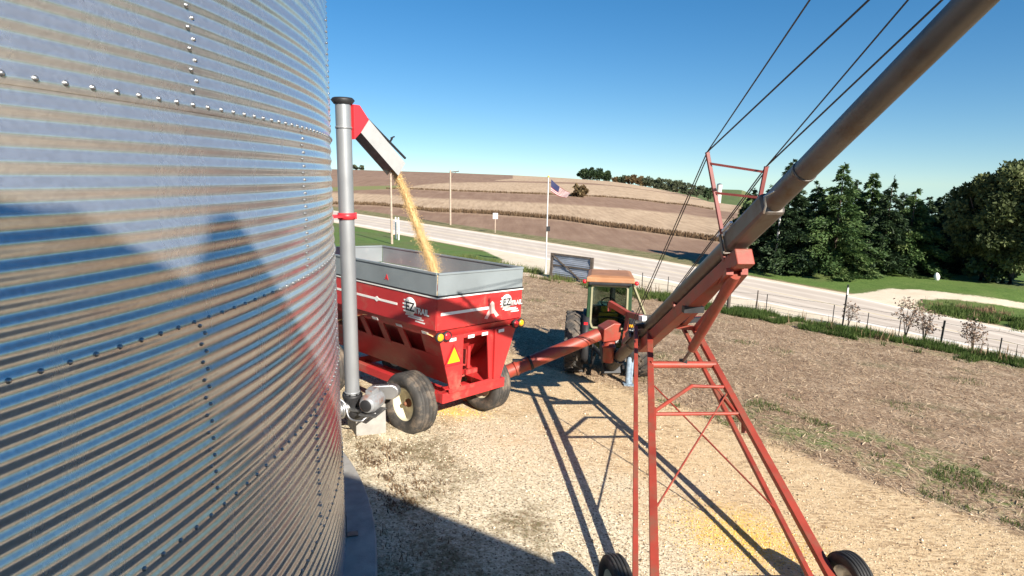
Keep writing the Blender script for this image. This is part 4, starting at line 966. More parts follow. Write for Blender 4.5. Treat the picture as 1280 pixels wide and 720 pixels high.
# dust hanging over the heap: thin, densest in the middle
mb = MB(); dc_ = F(1.0, 1.25, ZG + .12); n_ = 20
mb.lathe(dc_ - V((0,0,.55)), V((0,0,1)), [(.55 - .55*math.cos(math.pi*i/12), max(.75*math.sin(math.pi*i/12), .001)) for i in range(13)], n_)
dm = bpy.data.materials.new('grain_dust'); dm.use_nodes = True; nt = dm.node_tree; nt.nodes.clear()
o_ = nt.nodes.new('ShaderNodeOutputMaterial'); pv = nt.nodes.new('ShaderNodeVolumePrincipled'); ge = nt.nodes.new('ShaderNodeNewGeometry'); ds = nt.nodes.new('ShaderNodeVectorMath'); ds.operation = 'DISTANCE'; ds.inputs[1].default_value = tuple(dc_)
nt.links.new(ge.outputs['Position'], ds.inputs[0]); mr_d = nt.nodes.new('ShaderNodeMapRange'); mr_d.inputs[1].default_value = .6; mr_d.inputs[2].default_value = .1; mr_d.inputs[3].default_value = 0; mr_d.inputs[4].default_value = .45
nt.links.new(ds.outputs['Value'], mr_d.inputs[0]); nt.links.new(mr_d.outputs[0], pv.inputs['Density']); pv.inputs['Color'].default_value = (.85, .74, .66, 1); pv.inputs['Anisotropy'].default_value = .0
nt.links.new(pv.outputs[0], o_.inputs['Volume'])
du = mb.build('dust', dm, None); tag(du, 'thin pale grain dust hanging inside the wagon around the falling corn', 'dust', kind='stuff')
# ------------------------------------------------------------------ grain auger
B0 = at(775, 445, 13.1); T0 = at(1219, 0, 4.25); AD = (T0 - B0).normalized()
def AP(t, side=0., up=0.):
    s_ = AD.cross(V((0,0,1))).normalized(); u_ = s_.cross(AD).normalized()
    return B0 + AD*t + s_*side + u_*up
AS = AD.cross(V((0,0,1))).normalized(); AU = AS.cross(AD).normalized()    # AS points to the left of the climb
if AS.x < 0: pass
ga = thing('grain_auger', 'long grain auger rising on a faded red wheeled frame, braced by wire ropes', 'auger', (B0.x, B0.y, tz(B0.x, B0.y)))
AR = .124
mb = MB(); mb.tube(AP(-.75), AP(14.6), AR, n=32)
for t in (7.35, 11.2): mb.lathe(AP(t), AD, [(0, AR), (0, AR + .008), (.04, AR + .008), (.04, AR)], 32)
mb.lathe(AP(.9), AD, [(0, AR), (0, AR + .012), (.09, AR + .012), (.09, AR)], 32)
mb.build('tube', 'auger_tube', ga)
mb = MB(); mb.beam(AP(5.9, 0, AR + .012), AP(7.33, 0, AR + .012), .06, .03, up=AU); mb.build('top_ridge', 'black', ga)
mb = MB()                                                       # half sleeve around the joint
mb.box(AP(6.18, 0, -.005), (.275, .275, 1.10), (AS, AU, AD)); sl_ = mb.build('joint_sleeve', 'auger_tube', ga, bevel=.05)
mb = MB()
for t in (5.66,):
    mb.cut()
    mb.beam(AP(t, -.165, .16), AP(t, -.165, -.17), .02, .05, up=AD)
    mb.beam(AP(t, .165, .16), AP(t, .165, -.17), .02, .05, up=AD); mb.beam(AP(t, -.17, .16), AP(t, .17, .16), .02, .05, up=AD); mb.beam(AP(t, -.17, -.165), AP(t, .17, -.165), .02, .05, up=AD)
mb.build_each('clamp_band', 'auger_tube', ga)
mb = MB(); mb.path([AP(6.75, .165, -.16), AP(6.9, .22, -.16), AP(6.95, .24, -.06), AP(7.05, .17, -.05)], .012); mb.build('cable_hook', 'galv_tube', ga)
# beam under the tube
mb = MB(); mb.beam(AP(1.55, 0, -.25), AP(5.75, 0, -.27), .20, .20, up=AU); bm_ = mb.build('lift_beam', 'red_faded', ga, bevel=.012)
mb = MB(); mb.box(AP(5.80, 0, -.30), (.24, .22, .16), (AS, AU, AD)); mb.build('beam_end', 'red_faded', bm_, bevel=.015)
mb = MB()
for t in (1.7, 3.6, 5.5): mb.cut(); mb.beam(AP(t, -.09, -.20), AP(t, -.09, -.05), .03, .06, up=AD); mb.cut(); mb.beam(AP(t, .09, -.20), AP(t, .09, -.05), .03, .06, up=AD)
mb.build_each('beam_hanger', 'red_faded', bm_)
# truss posts and cross bars
def post(base, top, r=.022): 
    mb = MB(); mb.beam(base, top, .05, .035, up=AD); return mb.build('truss_post', 'red_dark', ga, bevel=.004)
dpt = depth_of(AP(5.75)) ; dpr = depth_of(AP(6.05))
pl0, pl1 = AP(5.72, .16, .12), at(884, 190, dpt + .05)
pr0, pr1 = AP(6.0, -.16, .12), at(958, 208, dpr - .05)
sgn = 1 if (AS.x < 0) else -1                                   # put each post on its own side of the tube
pl0 = AP(5.72, .16*sgn, .10); pr0 = AP(6.0, -.16*sgn, .12)
post(pl0, pl1); post(pr0, pr1)
mb = MB(); mb.beam(pl1.lerp(pl0, .14), pr1.lerp(pr0, .10), .03, .03); mb.build('cross_bar', 'red_dark', ga)
mb = MB(); mb.beam(pl1.lerp(pl0, .50), pr1.lerp(pr0, .55), .03, .03); mb.build('cross_bar', 'red_dark', ga)
mb = MB(); mb.beam(pl0, AP(5.72, .02*sgn, AR + .01), .05, .05); mb.beam(AP(5.6, .16*sgn, AR), AP(6.0, .16*sgn, AR), .04, .03, up=AU); mb.build('post_bracket', 'white', ga)
p2l = at(1060, -71, 4.1); p2r = at(1232, -114, 4.0)
mb = MB(); mb.beam(AP(10.4, .15*sgn, .1), p2l, .05, .035, up=AD); mb.build('truss_post', 'red_faded', ga)
mb = MB(); mb.beam(AP(10.4, -.15*sgn, .1), p2r, .05, .035, up=AD); mb.build('truss_post', 'red_faded', ga)
def cable(a, b, r=.0085): mb = MB(); mb.tube(a, b, r, n=6); mb.build('wire_rope', 'cable', ga)
cable(pl1, p2l); cable(pl1, AP(12.2, .13*sgn, .06), .010); cable(pr1, p2r); cable(pr1, AP(12.6, -.13*sgn, .06), .010)
cable(pl1, AP(.92, .15*sgn, .08)); cable(pl1 + V((.03,0,0)), AP(1.25, .15*sgn, .08)); cable(pr1, AP(.95, -.15*sgn, .10)); cable(pr1 + V((.03,0,0)), AP(1.3, -.15*sgn, .10))
mb = MB(); mb.box(AP(1.1, .155*sgn, .07), (.04, .10, .5), (AS, AU, AD)); mb.cut(); mb.box(AP(1.1, -.155*sgn, .08), (.04, .10, .5), (AS, AU, AD)); mb.cut(); mb.box(AP(1.2, 0, .16), (.34, .05, .26), (AS, AU, AD)); mb.build_each('cable_anchor', 'steel', ga)
# wheels and axle
wl = tg(769, 768); wrr = tg(1058, 757); RA = .32
axd = V((wrr.x - wl.x, wrr.y - wl.y, 0)).normalized()
wlc = wl + V((0, 0, RA)); wrc = wrr + V((0, 0, RA))
wheel(wlc, -axd, RA, .21, .19, parent=ga, tyre='rubber_dark', rim='rim', dish=.04)
wheel(wrc, -axd, RA, .21, .19, parent=ga, tyre='rubber_dark', rim='galv_tube', dish=.04)
mb = MB(); mb.tube(wlc + axd*.05, wrc - axd*.05, .045, n=14); mb.build('axle', 'red_faded', ga)
axm = wlc.lerp(wrc, .5)
def axle_at(px):                                                # point on the axle seen at picture column px
    best = None
    for i in range(401):
        p = wlc.lerp(wrc, i/400); d = p - V((0,0,CAMH)); zz = depth_of(p); u = d.x/zz*FPX
        v = -(d.y*math.sin(PITCH) + d.z*math.cos(PITCH))/zz*FPX
        X_p = 640 + u*math.cos(ROLL) - v*math.sin(ROLL)
        if best is None or abs(X_p - px) < best[0]: best = (abs(X_p - px), p)
    return best[1]
dtop = depth_of(AP(1.9))
LA0, LA1 = axle_at(794), at(795, 408, dtop - .25)
LB0, LB1 = axle_at(818), at(812, 403, dtop - .02)
RC0, RC1 = axle_at(1042), at(869, 412, dtop - .10)
RD0, RD1 = axle_at(1018), at(853, 408, dtop + .12)
def leg(a, b, w, h): mb = MB(); mb.beam(a, b, w, h, up=V((0,0,1))); return mb.build('leg', 'red_faded', ga, bevel=.006)
leg(LA0, LA1, .065, .065); leg(LB0, LB1, .10, .08); leg(RC0, RC1, .11, .08); leg(RD0 - V((0,0,.03)), RD1, .065, .065)
def on(a, b, py):                                               # point of a leg seen at picture row py
    best = None
    for i in range(301):
        p = a.lerp(b, i/300); d = p - V((0,0,CAMH)); zz = depth_of(p); u = d.x/zz*FPX; v = -(d.y*math.sin(PITCH) + d.z*math.cos(PITCH))/zz*FPX
        yp = 360 + u*math.sin(ROLL) + v*math.cos(ROLL)
        if best is None or abs(yp - py) < best[0]: best = (abs(yp - py), p)
    return best[1]
def part(name, *segs, m='red_faded', r=None, wh=None):
    mb = MB()
    for a, b in segs:
        if r: mb.tube(a, b, r, n=12)
        else: mb.beam(a, b, *wh)
        mb.cut()
    return mb.build_each(name, m, ga)
part('cross_tube', (on(LB0, LB1, 456), on(RC0, RC1, 456)), r=.062)
part('cross_brace', (on(LB0, LB1, 518), on(RC0, RC1, 517)), r=.028)
rs1 = on(RC0, RC1, 484); rs0 = rs1 + (on(LB0, LB1, 484) - rs1)*.47 + V((0, 0, .02))
part('cross_brace', (rs0, rs1), r=.028); part('cross_brace', (rs0, on(LB0, LB1, 517)), r=.03)
part('tie_rod', (on(RC0, RC1, 488), on(LB0, LB1, 640)), r=.013); part('tie_rod', (on(LB0, LB1, 478), on(RD0, RD1, 640)), r=.013)
part('leg_brace', (on(RD0, RD1, 478), on(RC0, RC1, 540)), (on(RC0, RC1, 486), on(RC0, RC1, 487) + V((0,0,-.12))), wh=(.05, .05))
part('gusset', (on(RC0, RC1, 524), on(RC0, RC1, 524) + V((.0,-.05,-.20))), (on(LB0, LB1, 512) + V((.02,0,.03)), on(LB0, LB1, 535) + V((.02,0,-.02))), wh=(.10, .03))
# pivot frame holding the tube at the top of the legs
part('pivot_bar', (LA1, at(885, 398, dtop + .05)), m='black', wh=(.07, .09))
part('pivot_bar', (LB1, RC1 + V((0,0,.02))), wh=(.09, .08)); part('pivot_bar', (at(832, 401, dtop + .1), at(876, 397, dtop + .25)), (at(876, 397, dtop + .25), RC1), wh=(.06, .06))
part('pivot_plate', (AP(1.75, .17, -.30), AP(1.75, .17, .05)), (AP(1.75, -.17, -.30), AP(1.75, -.17, .05)), m='black', wh=(.03, .16))
# lifting cylinder with its guide arms
ct = AP(5.55, 0, -.42); ct2 = on(LB0, LB1, 456).lerp(on(RC0, RC1, 456), .50)
mid = ct.lerp(ct2, .78)
part('cylinder', (ct, mid), r=.075); part('piston_rod', (mid, ct2 + V((0,0,.06))), m='steel', r=.028); part('cylinder_lug', (ct2 + V((-.06,0,.05)), ct2 + V((.06,0,.05))), m='black', wh=(.08, .09))
ua = AP(5.62, -.10*sgn, -.40); part('lift_arm', (ua, RC1 + V((.02, 0, .02))), wh=(.09, .09)); part('lift_arm', (AP(5.62, .10*sgn, -.40), RD1 + V((0, 0, .02))), wh=(.09, .09))
part('stop_bar', (AP(4.1, -.16, -.38), AP(4.1, .16, -.38)), m='black', wh=(.10, .10))
# intake end: boot, swing tube with head and its low hopper
boot = AP(-.45)
mb = MB(); mb.tube(AP(-.85), AP(-.05), .16, n=24); mb.box(AP(-.8, 0, -.05), (.40, .30, .10), (AS, AU, AD)); mb.build('boot', 'black', ga)
hd = at(771, 413, 13.0); sw0 = at(631, 466, 12.55); sw1 = at(748, 418, 13.0)
mb = MB(); mb.tube(sw0, sw1, .145, n=26)
for k, w_ in ((.10, .05), (.235, .03), (.0, .05)): 
    c = sw0.lerp(sw1, k); mb.lathe(c, sw1 - sw0, [(0, .145), (0, .160), (w_, .160), (w_, .145)], 26)
swt = mb.build('swing_tube', 'red_faded', ga)
mb = MB(); c = sw0.lerp(sw1, .245); mb.lathe(c, sw1 - sw0, [(0, .145), (0, .165), (.06, .165), (.06, .145)], 26); mb.box(sw0.lerp(sw1, .13) + V((0,0,.16)), (.22, .08, .05)); mb.build('tube_band', 'black', swt)
hx = (sw1 - sw0); hx.z = 0; hx.normalize(); hy = V((-hx.y, hx.x, 0))
HC = at(762, 414, 13.05)
mb = MB(); mb.prism([HC + hx*a + V((0,0,z)) + hy*-.18 for a, z in ((-.22, .10), (.02, .22), (.19, .20), (.19, -.14), (.10, -.18), (-.22, -.19))], hy*.36); mb.build('swing_head', 'red_faded', ga, bevel=.02)
mb = MB(); mb.lathe(HC + V((.0, 0, -.20)), V((0,0,-1)), [(0, .13), (.12, .13), (.12, .155), (.16, .155), (.20, .13), (.50, .12), (.50, 0)], 20); mb.build('drop_spout', 'red_faded', ga)
h0 = sw0 - (sw1 - sw0).normalized()*.55; h0.z = tz(h0.x, h0.y) + .22
mb = MB()
top = [h0 + V((-.55, -.35, .16)), h0 + V((.5, -.35, .16)), h0 + V((.5, .45, .16)), h0 + V((-.55, .45, .16))]; bot = [h0 + V((-.35, -.2, -.14)), h0 + V((.3, -.2, -.14)), h0 + V((.3, .25, -.14)), h0 + V((-.35, .25, -.14))]
mb.add(top + bot, [(0,1,5,4), (1,2,6,5), (2,3,7,6), (3,0,4,7), (4,5,6,7)]); mb.tube(h0, sw0, .15, n=16); mb.build('intake_hopper', 'red_faded', ga)
# red winch boom behind the head
b0, b1, b2 = at(762, 379, 13.3), at(786, 393, 12.9), at(801, 397, 12.4)
part('boom_arm', (b0, b1), (b1, b2), wh=(.10, .12)); part('boom_arm', (b0, b0 + V((0, 0, -.18))), wh=(.07, .07)); part('boom_tip', (b2, b2 + (b2 - b1).normalized()*.16), m='white', wh=(.10, .10))
part('boom_post', (b1 + V((-.02, 0, 0)), AP(.3, 0, .1)), wh=(.07, .07))
# pale standing jack beside the boot
jf = tg(785, 481); jd = depth_of(jf)
mb = MB(); mb.tube(jf, at(787, 446, jd), .075, n=14); mb.tube(at(786, 452, jd), at(789, 428, jd), .045, n=10); mb.box(jf + V((0,0,.02)), (.24, .24, .04)); mb.tube(jf + V((.07,-.02,.02)), at(791, 449, jd), .03, n=8); mb.build('jack_stand', 'jean', ga)
part('boot_drive', (AP(-.5, .2, .0), AP(-.5, .2, .6)), m='black', wh=(.16, .20)); part('drive_shaft', (AP(-.7), AP(-.7) + V((-.35, 1.3, .10))), m='black', r=.06)

# ------------------------------------------------------------------ tractor
tgd = tg(757, 467); th_ = rad(8.0)
tf = V((math.sin(th_), math.cos(th_), 0)); trr = V((math.cos(th_), -math.sin(th_), 0))
def tilt_axes(o):
    e = 1.0; zf = tz(o.x + tf.x*e, o.y + tf.y*e) - tz(o.x - tf.x*e, o.y - tf.y*e); f = (tf + V((0,0,zf/2/e))).normalized()
    r = (trr - f*trr.dot(f)).normalized(); return r, f, r.cross(f)
tfz = V((tgd.x, tgd.y, 0)) + tf*.15; tfz.z = tz(tfz.x, tfz.y)
G = Frame(tfz, *tilt_axes(tfz))                                  # under the rear axle
tr = thing('tractor', 'green farm tractor with tan cab roof, seen from behind at the foot of the auger', 'tractor', tfz)
RW_ = .78
for sg in (-1, 1): wheel(G(sg*.84, 0, RW_), G.r*sg, RW_, .50, .40, parent=tr, tyre='rubber', rim='yellow', lugs=20, dish=.10)
for sg in (-1, 1): wheel(G(sg*.72, 2.35, .40), G.r*sg, .40, .24, .20, parent=tr, tyre='rubber', rim='yellow', lugs=0)
mb = MB(); mb.tube(G(-.75, 0, RW_), G(.75, 0, RW_), .12, n=14); mb.tube(G(-.7, 2.35, .45), G(.7, 2.35, .45), .06, n=10); mb.beam(G(0, -.15, .72), G(0, 2.3, .72), .46, .44, up=G.u); mb.build('transmission', 'green', tr, bevel=.03)
mb = MB(); mb.box(G(0, -.42, .70), (.40, .16, .46), G.ax); mb.box(G(.1, -.52, .86), (.12, .10, .12), G.ax); mb.box(G(-.12, -.5, .60), (.14, .12, .2), G.ax); mb.beam(G(0, -.3, .40), G(0, -.95, .40), .10, .05); mb.build('rear_housing', 'black', tr, bevel=.006)
for sg in (-1, 1):
    mb = MB(); mb.beam(G(sg*.30, -.25, .52), G(sg*.40, -1.0, .44), .05, .09); mb.beam(G(sg*.30, -.35, 1.02), G(sg*.37, -.75, .98), .05, .07); mb.tube(G(sg*.37, -.75, .98), G(sg*.38, -.8, .47), .025, n=8); mb.build('hitch_arm', 'black', tr)
mb = MB(); mb.beam(G(0, -.4, .9), G(0, -.9, .85), .06, .06); mb.build('top_link', 'black', tr)
mb = MB(); mb.tube(G(.06, -.50, .62), G(.06, -1.0, .60), .05, n=10); mb.build('power_shaft', 'chute', tr)
for x, h in ((-.25, .08), (.24, .10), (-.10, .07)): mb = MB(); mb.box(G(x, -.48, .97), (.09, .10, h), G.ax); mb.build('hose_coupler', 'chute', tr, bevel=.01)
for sg in (-1, 1):                                               # fenders curve over the inner half of the tyres
    mb = MB(); pr = []
    for i in range(15):
        a = rad(-25 + 165*i/14); pr.append((math.cos(a), math.sin(a)))
    R1, R2 = RW_ + .07, RW_ + .10
    vs = []
    for (cy, cz) in pr:
        for x, r_ in ((.47, R1), (.47, R2), (.64, R2), (.65, R1 - .02)): vs.append(G(sg*x, -cy*r_, RW_ + cz*r_))
    n_ = len(pr); fs = [(4*i + k, 4*i + (k+1) % 4, 4*(i+1) + (k+1) % 4, 4*(i+1) + k) for i in range(n_ - 1) for k in range(4)] + [(0,1,2,3), (4*n_-4, 4*n_-3, 4*n_-2, 4*n_-1)]
    mb.add(vs, fs, 0, True); fd = mb.build('fender', 'black', tr); mb = MB(); mb.prism([G(sg*.49, -.70, .95), G(sg*.49, -.55, 1.35), G(sg*.49, .2, 1.6), G(sg*.49, .75, 1.2), G(sg*.49, .75, .95)], G.r*.03*sg); mb.build('inner_panel', 'green', fd)
    mb = MB(); mb.box(G(sg*.56, -.62, RW_ + .62), (.10, .05, .07), G.ax); mb.build('tail_lamp', 'redlens' if sg < 0 else 'amber', fd)
# cab
zc0, zc1 = 1.18, 2.42
corners = {}
for sg in (-1, 1):
    corners[(sg, 0)] = (G(sg*.52, -.42, zc0), G(sg*.50, -.34, zc1)); corners[(sg, 1)] = (G(sg*.54, .95, zc0), G(sg*.50, .85, zc1))
mb = MB()
for k, (a, b) in corners.items(): mb.beam(a, b, .09, .10, up=G.f)
for z in (zc0, zc1 - .02):
    i = 0 if z == zc0 else 1
    mb.beam(corners[(-1,0)][i], corners[(1,0)][i], .07, .09); mb.beam(corners[(-1,1)][i], corners[(1,1)][i], .07, .07); mb.beam(corners[(-1,0)][i], corners[(-1,1)][i], .07, .07); mb.beam(corners[(1,0)][i], corners[(1,1)][i], .07, .07)
mb.beam(G(-.52, -.40, 1.55), G(.52, -.40, 1.55), .04, .05); mb.build('cab_frame', 'green_dark', tr, bevel=.015)
mb = MB(); Rw = lambda x, z: G(x, -.46 + (z - zc0)*.065, z)
wp = [(-.40, 1.28), (.40, 1.28), (.45, 1.40), (.44, 2.30), (.40, 2.34), (-.40, 2.34), (-.44, 2.30), (-.45, 1.40)]
for i in range(8): mb.beam(Rw(*wp[i]), Rw(*wp[(i+1) % 8]), .045, .05, up=G.f)
rwf = mb.build('rear_window', 'cab_trim', tr); mb = MB(); mb.prism([Rw(*p) for p in wp], G.f*.006); mb.build('pane', 'glass', rwf)
mb = MB(); mb.plate(corners[(-1,0)][0] , corners[(-1,1)][0], corners[(-1,1)][1], corners[(-1,0)][1], .006); mb.build('side_window', 'glass', tr)
mb = MB(); mb.plate(corners[(1,0)][0] , corners[(1,1)][0], corners[(1,1)][1], corners[(1,0)][1], .006); mb.build('side_window', 'glass', tr)
mb = MB(); mb.plate(corners[(-1,1)][0] , corners[(1,1)][0], corners[(1,1)][1], corners[(-1,1)][1], .006); mb.build('windshield', 'glass', tr)
mb = MB(); rp = [(-.60, -.50), (.60, -.50), (.58, 1.0), (-.58, 1.0)]
vs = [G(x, y, 2.44) for x, y in rp] + [G(x*.98, y*.98, 2.56) for x, y in rp] + [G(x*.80, .25 + (y-.25)*.80, 2.60) for x, y in rp]
mb.add(vs, [(3,2,1,0)] + [(i, (i+1) % 4, 4+(i+1) % 4, 4+i) for i in range(4)] + [(4+i, 4+(i+1) % 4, 8+(i+1) % 4, 8+i) for i in range(4)] + [(8,9,10,11)]); roof = mb.build('roof', 'cab_roof', tr, bevel=.02)
mb = MB(); mb.box(G(0, -.46, 2.405), (1.06, .10, .075), G.ax); mb.build('roof_lip', 'black', roof, bevel=.02)
for sg in (-1, 1):
    mb = MB(); mb.lathe(G(sg*.64, -.42, 2.44), -G.f, [(0, .03), (.0, .055), (.05, .05), (.06, 0)], 14); mb.tube(G(sg*.55, -.40, 2.44), G(sg*.63, -.40, 2.44), .02, n=6); mb.build('warning_lamp', 'redlens', tr)
mb = MB(); mb.beam(corners[(1,0)][1] + G.r*.05, G(1.02, .35, 1.36), .05, .06); mb.build('side_strut', 'cab_trim', tr)
mb = MB(); mb.box(G(0, .10, 1.42), (.50, .12, .30), G.ax); mb.box(G(0, .12, 1.66), (.40, .10, .16), G.ax); mb.box(G(0, .34, 1.28), (.50, .46, .14), G.ax); mb.build('seat', 'yellow', tr, bevel=.04)
mb = MB(); mb.lathe(G(.0, .72, 1.72), (G.f*-.5 + G.u*.85), [(0, .20), (.025, .20), (.025, .175), (0, .175)], 22, closed=True); mb.tube(G(0, .72, 1.72), G(0, .9, 1.2), .025, n=8)
for a in (0, 2.1, 4.2): X, Y, Z = basis(G.f*-.5 + G.u*.85); mb.beam(G(0, .72, 1.72), G(0, .72, 1.72) + X*math.cos(a)*.18 + Y*math.sin(a)*.18, .02, .015)
mb.build('steering_wheel', 'black', tr)
mb = MB(); mb.box(G(0, .25, 1.12), (1.02, 1.3, .10), G.ax); mb.box(G(0, .95, 1.35), (.9, .10, .5), G.ax); mb.box(G(0, -.44, 1.12), (1.04, .06, .22), G.ax); mb.box(G(-.53, .25, 1.30), (.03, 1.2, .34), G.ax); mb.box(G(.53, .25, 1.30), (.03, 1.2, .34), G.ax); mb.build('cab_floor', 'green', tr)
mb = MB(); mb.prism([G(-.32, .98, .85), G(.32, .98, .85), G(.34, .98, 1.38), G(.24, .98, 1.52), G(-.24, .98, 1.52), G(-.34, .98, 1.38)], G.f*1.75 - G.u*.12); hood = mb.build('hood', 'green', tr, bevel=.03)
mb = MB(); mb.box(G(0, 2.745, 1.05), (.56, .03, .48), G.ax); mb.build('grille', 'black', hood)
mb = MB(); mb.tube(G(.14, 1.9, 1.4), G(.14, 1.9, 2.25), .045, n=10); mb.tube(G(.14, 1.9, 1.6), G(.14, 1.9, 1.95), .08, n=12); mb.build('exhaust', 'black', tr)
mb = MB(); mb.box(G(-.30, -.49, 1.14), (.16, .02, .06), G.ax); mb.box(G(.28, -.49, 1.14), (.10, .02, .05), G.ax); mb.build('rear_lamp', 'white', tr)

# ------------------------------------------------------------------ poles, flag, sign, gate
def pole(px, base, top, r, label, cat='pole', name='utility_pole', m='polewood', arm=None, group=None):
    b = tg(*base); t = at(px, top, depth_of(b)); t.x, t.y = b.x, b.y
    o = thing(name, label, cat, b, group); mb = MB(); mb.tube(b - V((0,0,.1)), t, r, r*.75, n=12); mb.build('shaft', m, o); return o, b, t
o, b, t = pole(565, (563, 281), 213, .13, 'brown utility pole at the far road edge left of the white road sign')
mb = MB(); mb.beam(t + V((-.1, 0, -.25)), t + V((1.1, 0, -.1)), .10, .12); mb.beam(t + V((0, 0, -1.1)), t + V((.7, 0, -.2)), .05, .05)
mb.build('cross_arm', 'darkwood', o)
mb = MB()
for dx in (.05, .55, 1.05): mb.tube(t + V((dx, 0, -.15)), t + V((dx, 0, .12)), .05, .03, n=8); mb.cut()
mb.build_each('insulator', 'galv_tube', o)
o, b, t = pole(488, (490, 305), 216, .11, 'bare wooden pole on the grass strip just behind the falling corn')
mb = MB(); mb.tube(t - V((0,0,.02)), t + V((0,0,.05)), .10, .05, n=10); mb.build('pole_cap', 'steel', o)
o, b, t = pole(974, (968, 340), 268, .09, 'slim pale pole on the lawn in front of the dark conifers', m='alu')
mb = MB(); mb.lathe(t, V((0,0,1)), [(0, .06), (.05, .09), (.12, .09), (.17, 0)], 10); mb.build('pole_cap', 'galv_tube', o)
o, fb, ft = pole(688, (682, 342), 222, .045, 'tall white flagpole at the yard entrance beside the grey gate', 'flagpole', 'flagpole', 'alu')
mb = MB(); mb.lathe(ft, V((0,0,1)), [(0, .03), (.03, .06), (.09, .06), (.12, 0)], 12); mb.build('finial', 'yellow', o)
mb = MB(); cz = at(685, 285, depth_of(fb)).z; mb.box(fb*1 + V((.08, -.03, cz - fb.z)), (.22, .08, .30)); mb.build('cleat_box', 'black', o)
# flag: a cloth falling in folds from its halyard
fd_ = depth_of(fb); FT, FBm = at(689, 224, fd_), at(688.5, 239, fd_); nu, nv = 26, 14; vs = []
e_top, e_bot = at(713, 241, fd_), at(708, 247, fd_)
for j in range(nv):
    for i in range(nu):
        u, v_ = i/(nu-1), j/(nv-1)
        p = FT.lerp(FBm, v_).lerp(e_top.lerp(e_bot, v_), u); p = p + V((0, 1, 0))*(.10*math.sin(u*9 + v_*2.5)*(.3 + u)) + V((0, 0, 1))*(-.10*math.sin(u*math.pi))
        vs.append(p)
mb = MB()
for j in range(nv - 1):
    for i in range(nu - 1):
        mi = 2 if (i < nu*.42 and j < nv*.55) else (0 if j % 2 == 0 else 1)
        mb.add([vs[j*nu+i], vs[j*nu+i+1], vs[(j+1)*nu+i+1], vs[(j+1)*nu+i]], [(0,1,2,3)], mi, True)
fl = mb.build('flag', [mat('flag_red', (.22,.02,.03), .8), mat('flag_white', (.50,.48,.46), .8), mat('flag_blue', (.02,.025,.08), .8)], None, fix=False)
tag(fl, 'red, white and blue striped flag drooping from the top of the white flagpole', 'flag')
b = tg(619, 291); d_ = depth_of(b); t = at(620, 266, d_)
sg_ = thing('road_sign', 'small white rectangular sign on a post at the far road edge', 'road sign', b)
mb = MB(); mb.beam(b, V((b.x, b.y, t.z)), .09, .07, up=V((0,1,0))); mb.build('post', 'polewood', sg_)
mb = MB(); zt = t.z; mb.box((b.x, b.y - .06, zt - .33), (.56, .03, .66)); mb.build('sign_plate', 'white', sg_, bevel=.02)
for k, (px, pb_, pt_) in enumerate(((495, 299, 271), (498.5, 300, 271.5))):
    b = tg(px, pb_); z1 = at(px, pt_, depth_of(b)).z
    mp = thing('marker_post', 'one of two thin pale posts standing close together by the near road edge', 'post', b, 'pair of pale posts by the road')
    mb = MB(); mb.beam(b, V((b.x, b.y, z1)), .12, .10, up=V((0,1,0))); mb.build('shaft', 'white', mp, bevel=.01)
b = tg(491.5, 293); mb = MB(); mb.tube(b + V((0,0,0)), b + V((0,0,.35)), .22, n=14); mb.lathe(b + V((0,0,.35)), V((0,0,1)), [(0, .22), (.06, .25), (.10, .22), (.10, 0)], 14)
o = mb.build('planter_pot', mat('faded_pink', (.62,.42,.36), .7, var=.2, scale=9), None); tag(o, 'low pinkish tub on the grass beside the two pale posts', 'tub')
# gate
g0, g1 = tg(689, 347.5), tg(738.5, 355); gd0, gd1 = depth_of(g0), depth_of(g1)
gt = thing('metal_gate', 'grey sheet metal gate with dark frame and diagonal brace behind the tractor', 'gate', (g0 + g1)/2)
gx_ = (g1 - g0).normalized(); h0_ = at(691, 316.5, gd0).z - g0.z; gz = V((.03, .12, 1)).normalized(); gn = gx_.cross(gz).normalized(); GW = (g1 - g0).length
P = lambda a, z, n_=0.: g0 + gx_*a + gz*z + gn*n_
mb = MB()
for a in (0, GW): mb.beam(P(a, 0), P(a, h0_ + .05), .17, .14, up=gn)
mb.beam(P(0, h0_), P(GW, h0_), .10, .10, up=gn); mb.beam(P(0, .15), P(GW, .15), .10, .10, up=gn); mb.beam(P(0, h0_*.55), P(GW, h0_*.55), .06, .09, up=gn); gf = mb.build('gate_frame', 'darkwood', gt, bevel=.008)
mb = MB(); mb.beam(P(.1, h0_ - .1, -.08), P(GW*.72, .2, -.08), .07, .05, up=gn); mb.cut(); mb.beam(P(.1, h0_ - .1, .08), P(GW*.72, .2, .08), .07, .05, up=gn); mb.build_each('diagonal_brace', 'darkwood', gt)
mb = MB(); nseg = 80; prof = []
for i in range(nseg + 1):
    z = .2 + (h0_ - .25)*i/nseg; prof.append((z, .02*math.sin(i*.9) + .05*math.sin(i*.16)))
vs = [P(a, z, y) for z, y in prof for a in (.08, GW - .08)]; mb.add(vs, [(2*i, 2*i+1, 2*i+3, 2*i+2) for i in range(nseg)], 0, True); mb.build('sheet', 'sheet_blue', gt)

